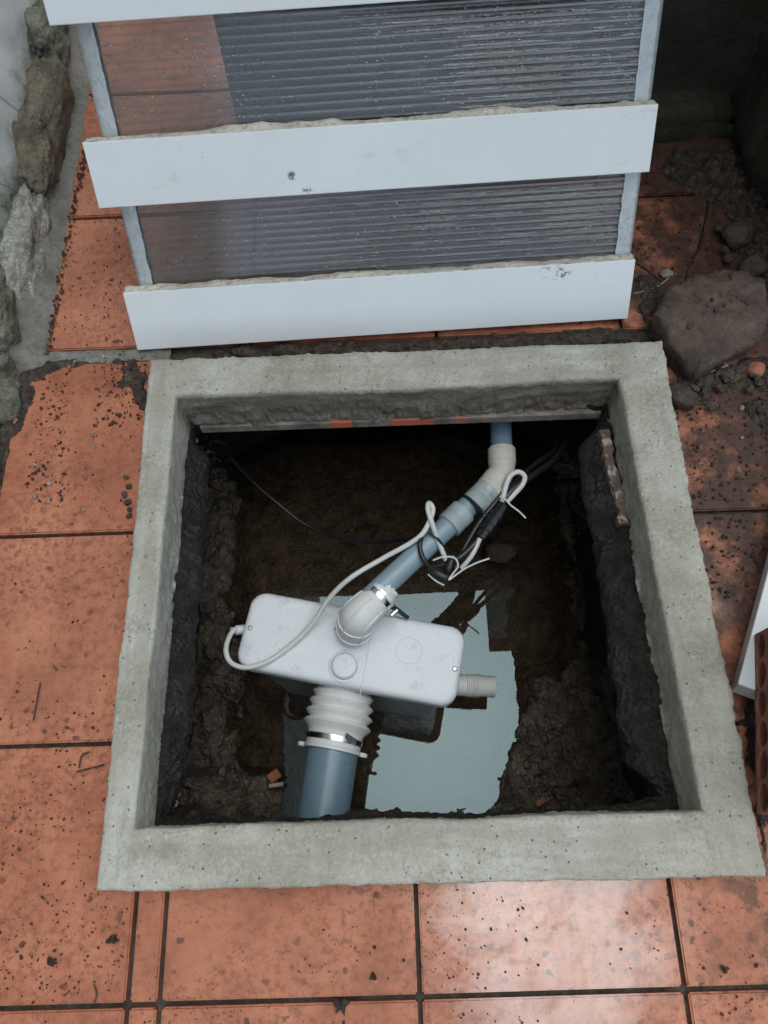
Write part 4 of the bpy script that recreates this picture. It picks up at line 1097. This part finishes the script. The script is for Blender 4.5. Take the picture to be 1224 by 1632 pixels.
# roots hanging in the soil of the pit sides
vs, fs = [], []
for _ in range(90):
    s = random.choice((0, 1)); 
    if s: p = at(random.uniform(300, 345), random.uniform(700, 860), -.10)
    else:
        t = random.random(); p = at(935+100*t+random.gauss(0, 12), 720+560*t, -.09)
    d = Vector((random.gauss(0, 1), random.gauss(0, 1), random.gauss(-.1, .6))).normalized()*random.uniform(.008, .028)
    a, b = tube_data(spline([p, p+d*.5+Vector((random.gauss(0, .004), random.gauss(0, .004), .003)), p+d], 3), .00035, 4, False)
    o = len(vs); vs += a; fs += [tuple(i+o for i in f) for f in b]
tag(pyd('roots', vs, fs, 'root'), 'fine pale roots poking from the soil sides of the pit', 'roots', kind='stuff')
# twigs and dead leaves on the tiles
def twig(pts, label, mat='twig', r=.0012):
    tag(tube('twig', spline([at(x, y, .003) for x, y in pts], 5), r, mat, None, 6), label, 'twig')
twig([(64, 1088), (59, 1115), (53, 1148)], 'dark straight twig on the second tile beside the left rim')
twig([(122, 1230), (145, 1224), (166, 1219)], 'thin twig touching the left rim near its front')
twig([(126, 1224), (130, 1205), (142, 1198)], 'short bent twig just left of the front rim corner')
twig([(1014, 418), (1040, 436), (1056, 448)], 'dark twig sticking out from the panel corner')
twig([(1010, 468), (1045, 458), (1070, 440)], 'pale curved straw between panel and rock', 'straw')
twig([(1115, 600), (1140, 590), (1160, 582)], 'pale straw lying under the front of the rock', 'straw')
twig([(150, 1570), (154, 1585), (150, 1600)], 'tiny twig on the lower left tile')
def leaf(px_, py_, s, label, sd):
    random.seed(sd); c = at(px_, py_, .003); n = 14; top = []
    for k in range(n):
        a = 6.283*k/n; r = s*random.uniform(.35, 1.1); top.append(c+Vector((r*math.cos(a), r*.8*math.sin(a), random.uniform(0, .003))))
    vs = [c+Vector((0,0,.003))]+top+[v-Vector((0,0,.0012)) for v in top]+[c+Vector((0,0,.0016))]
    fs = [(0, 1+k, 1+(k+1) % n) for k in range(n)]+[(2*n+1, 1+n+(k+1) % n, 1+n+k) for k in range(n)]+[(1+k, 1+n+k, 1+n+(k+1) % n, 1+(k+1) % n) for k in range(n)]
    tag(pyd('dead_leaf', vs, fs, 'leaf', None, False), label, 'leaf')
leaf(545, 1603, .013, 'shrivelled black leaf on the joint at the bottom centre', 1)
leaf(180, 1498, .009, 'black leaf scrap on the lower left tile, upper of two', 2)
leaf(84, 1532, .008, 'black leaf scrap on the lower left tile, lower of two', 3)
leaf(595, 1556, .006, 'small dark scrap beside the joint right of centre', 4)
leaf(1155, 1545, .006, 'dark scrap on the dirty tile at the lower right', 5)
random.seed(5)
print('tris', sum(len(p.vertices)-2 for o in C.objects if o.type == 'MESH' for p in o.data.polygons))
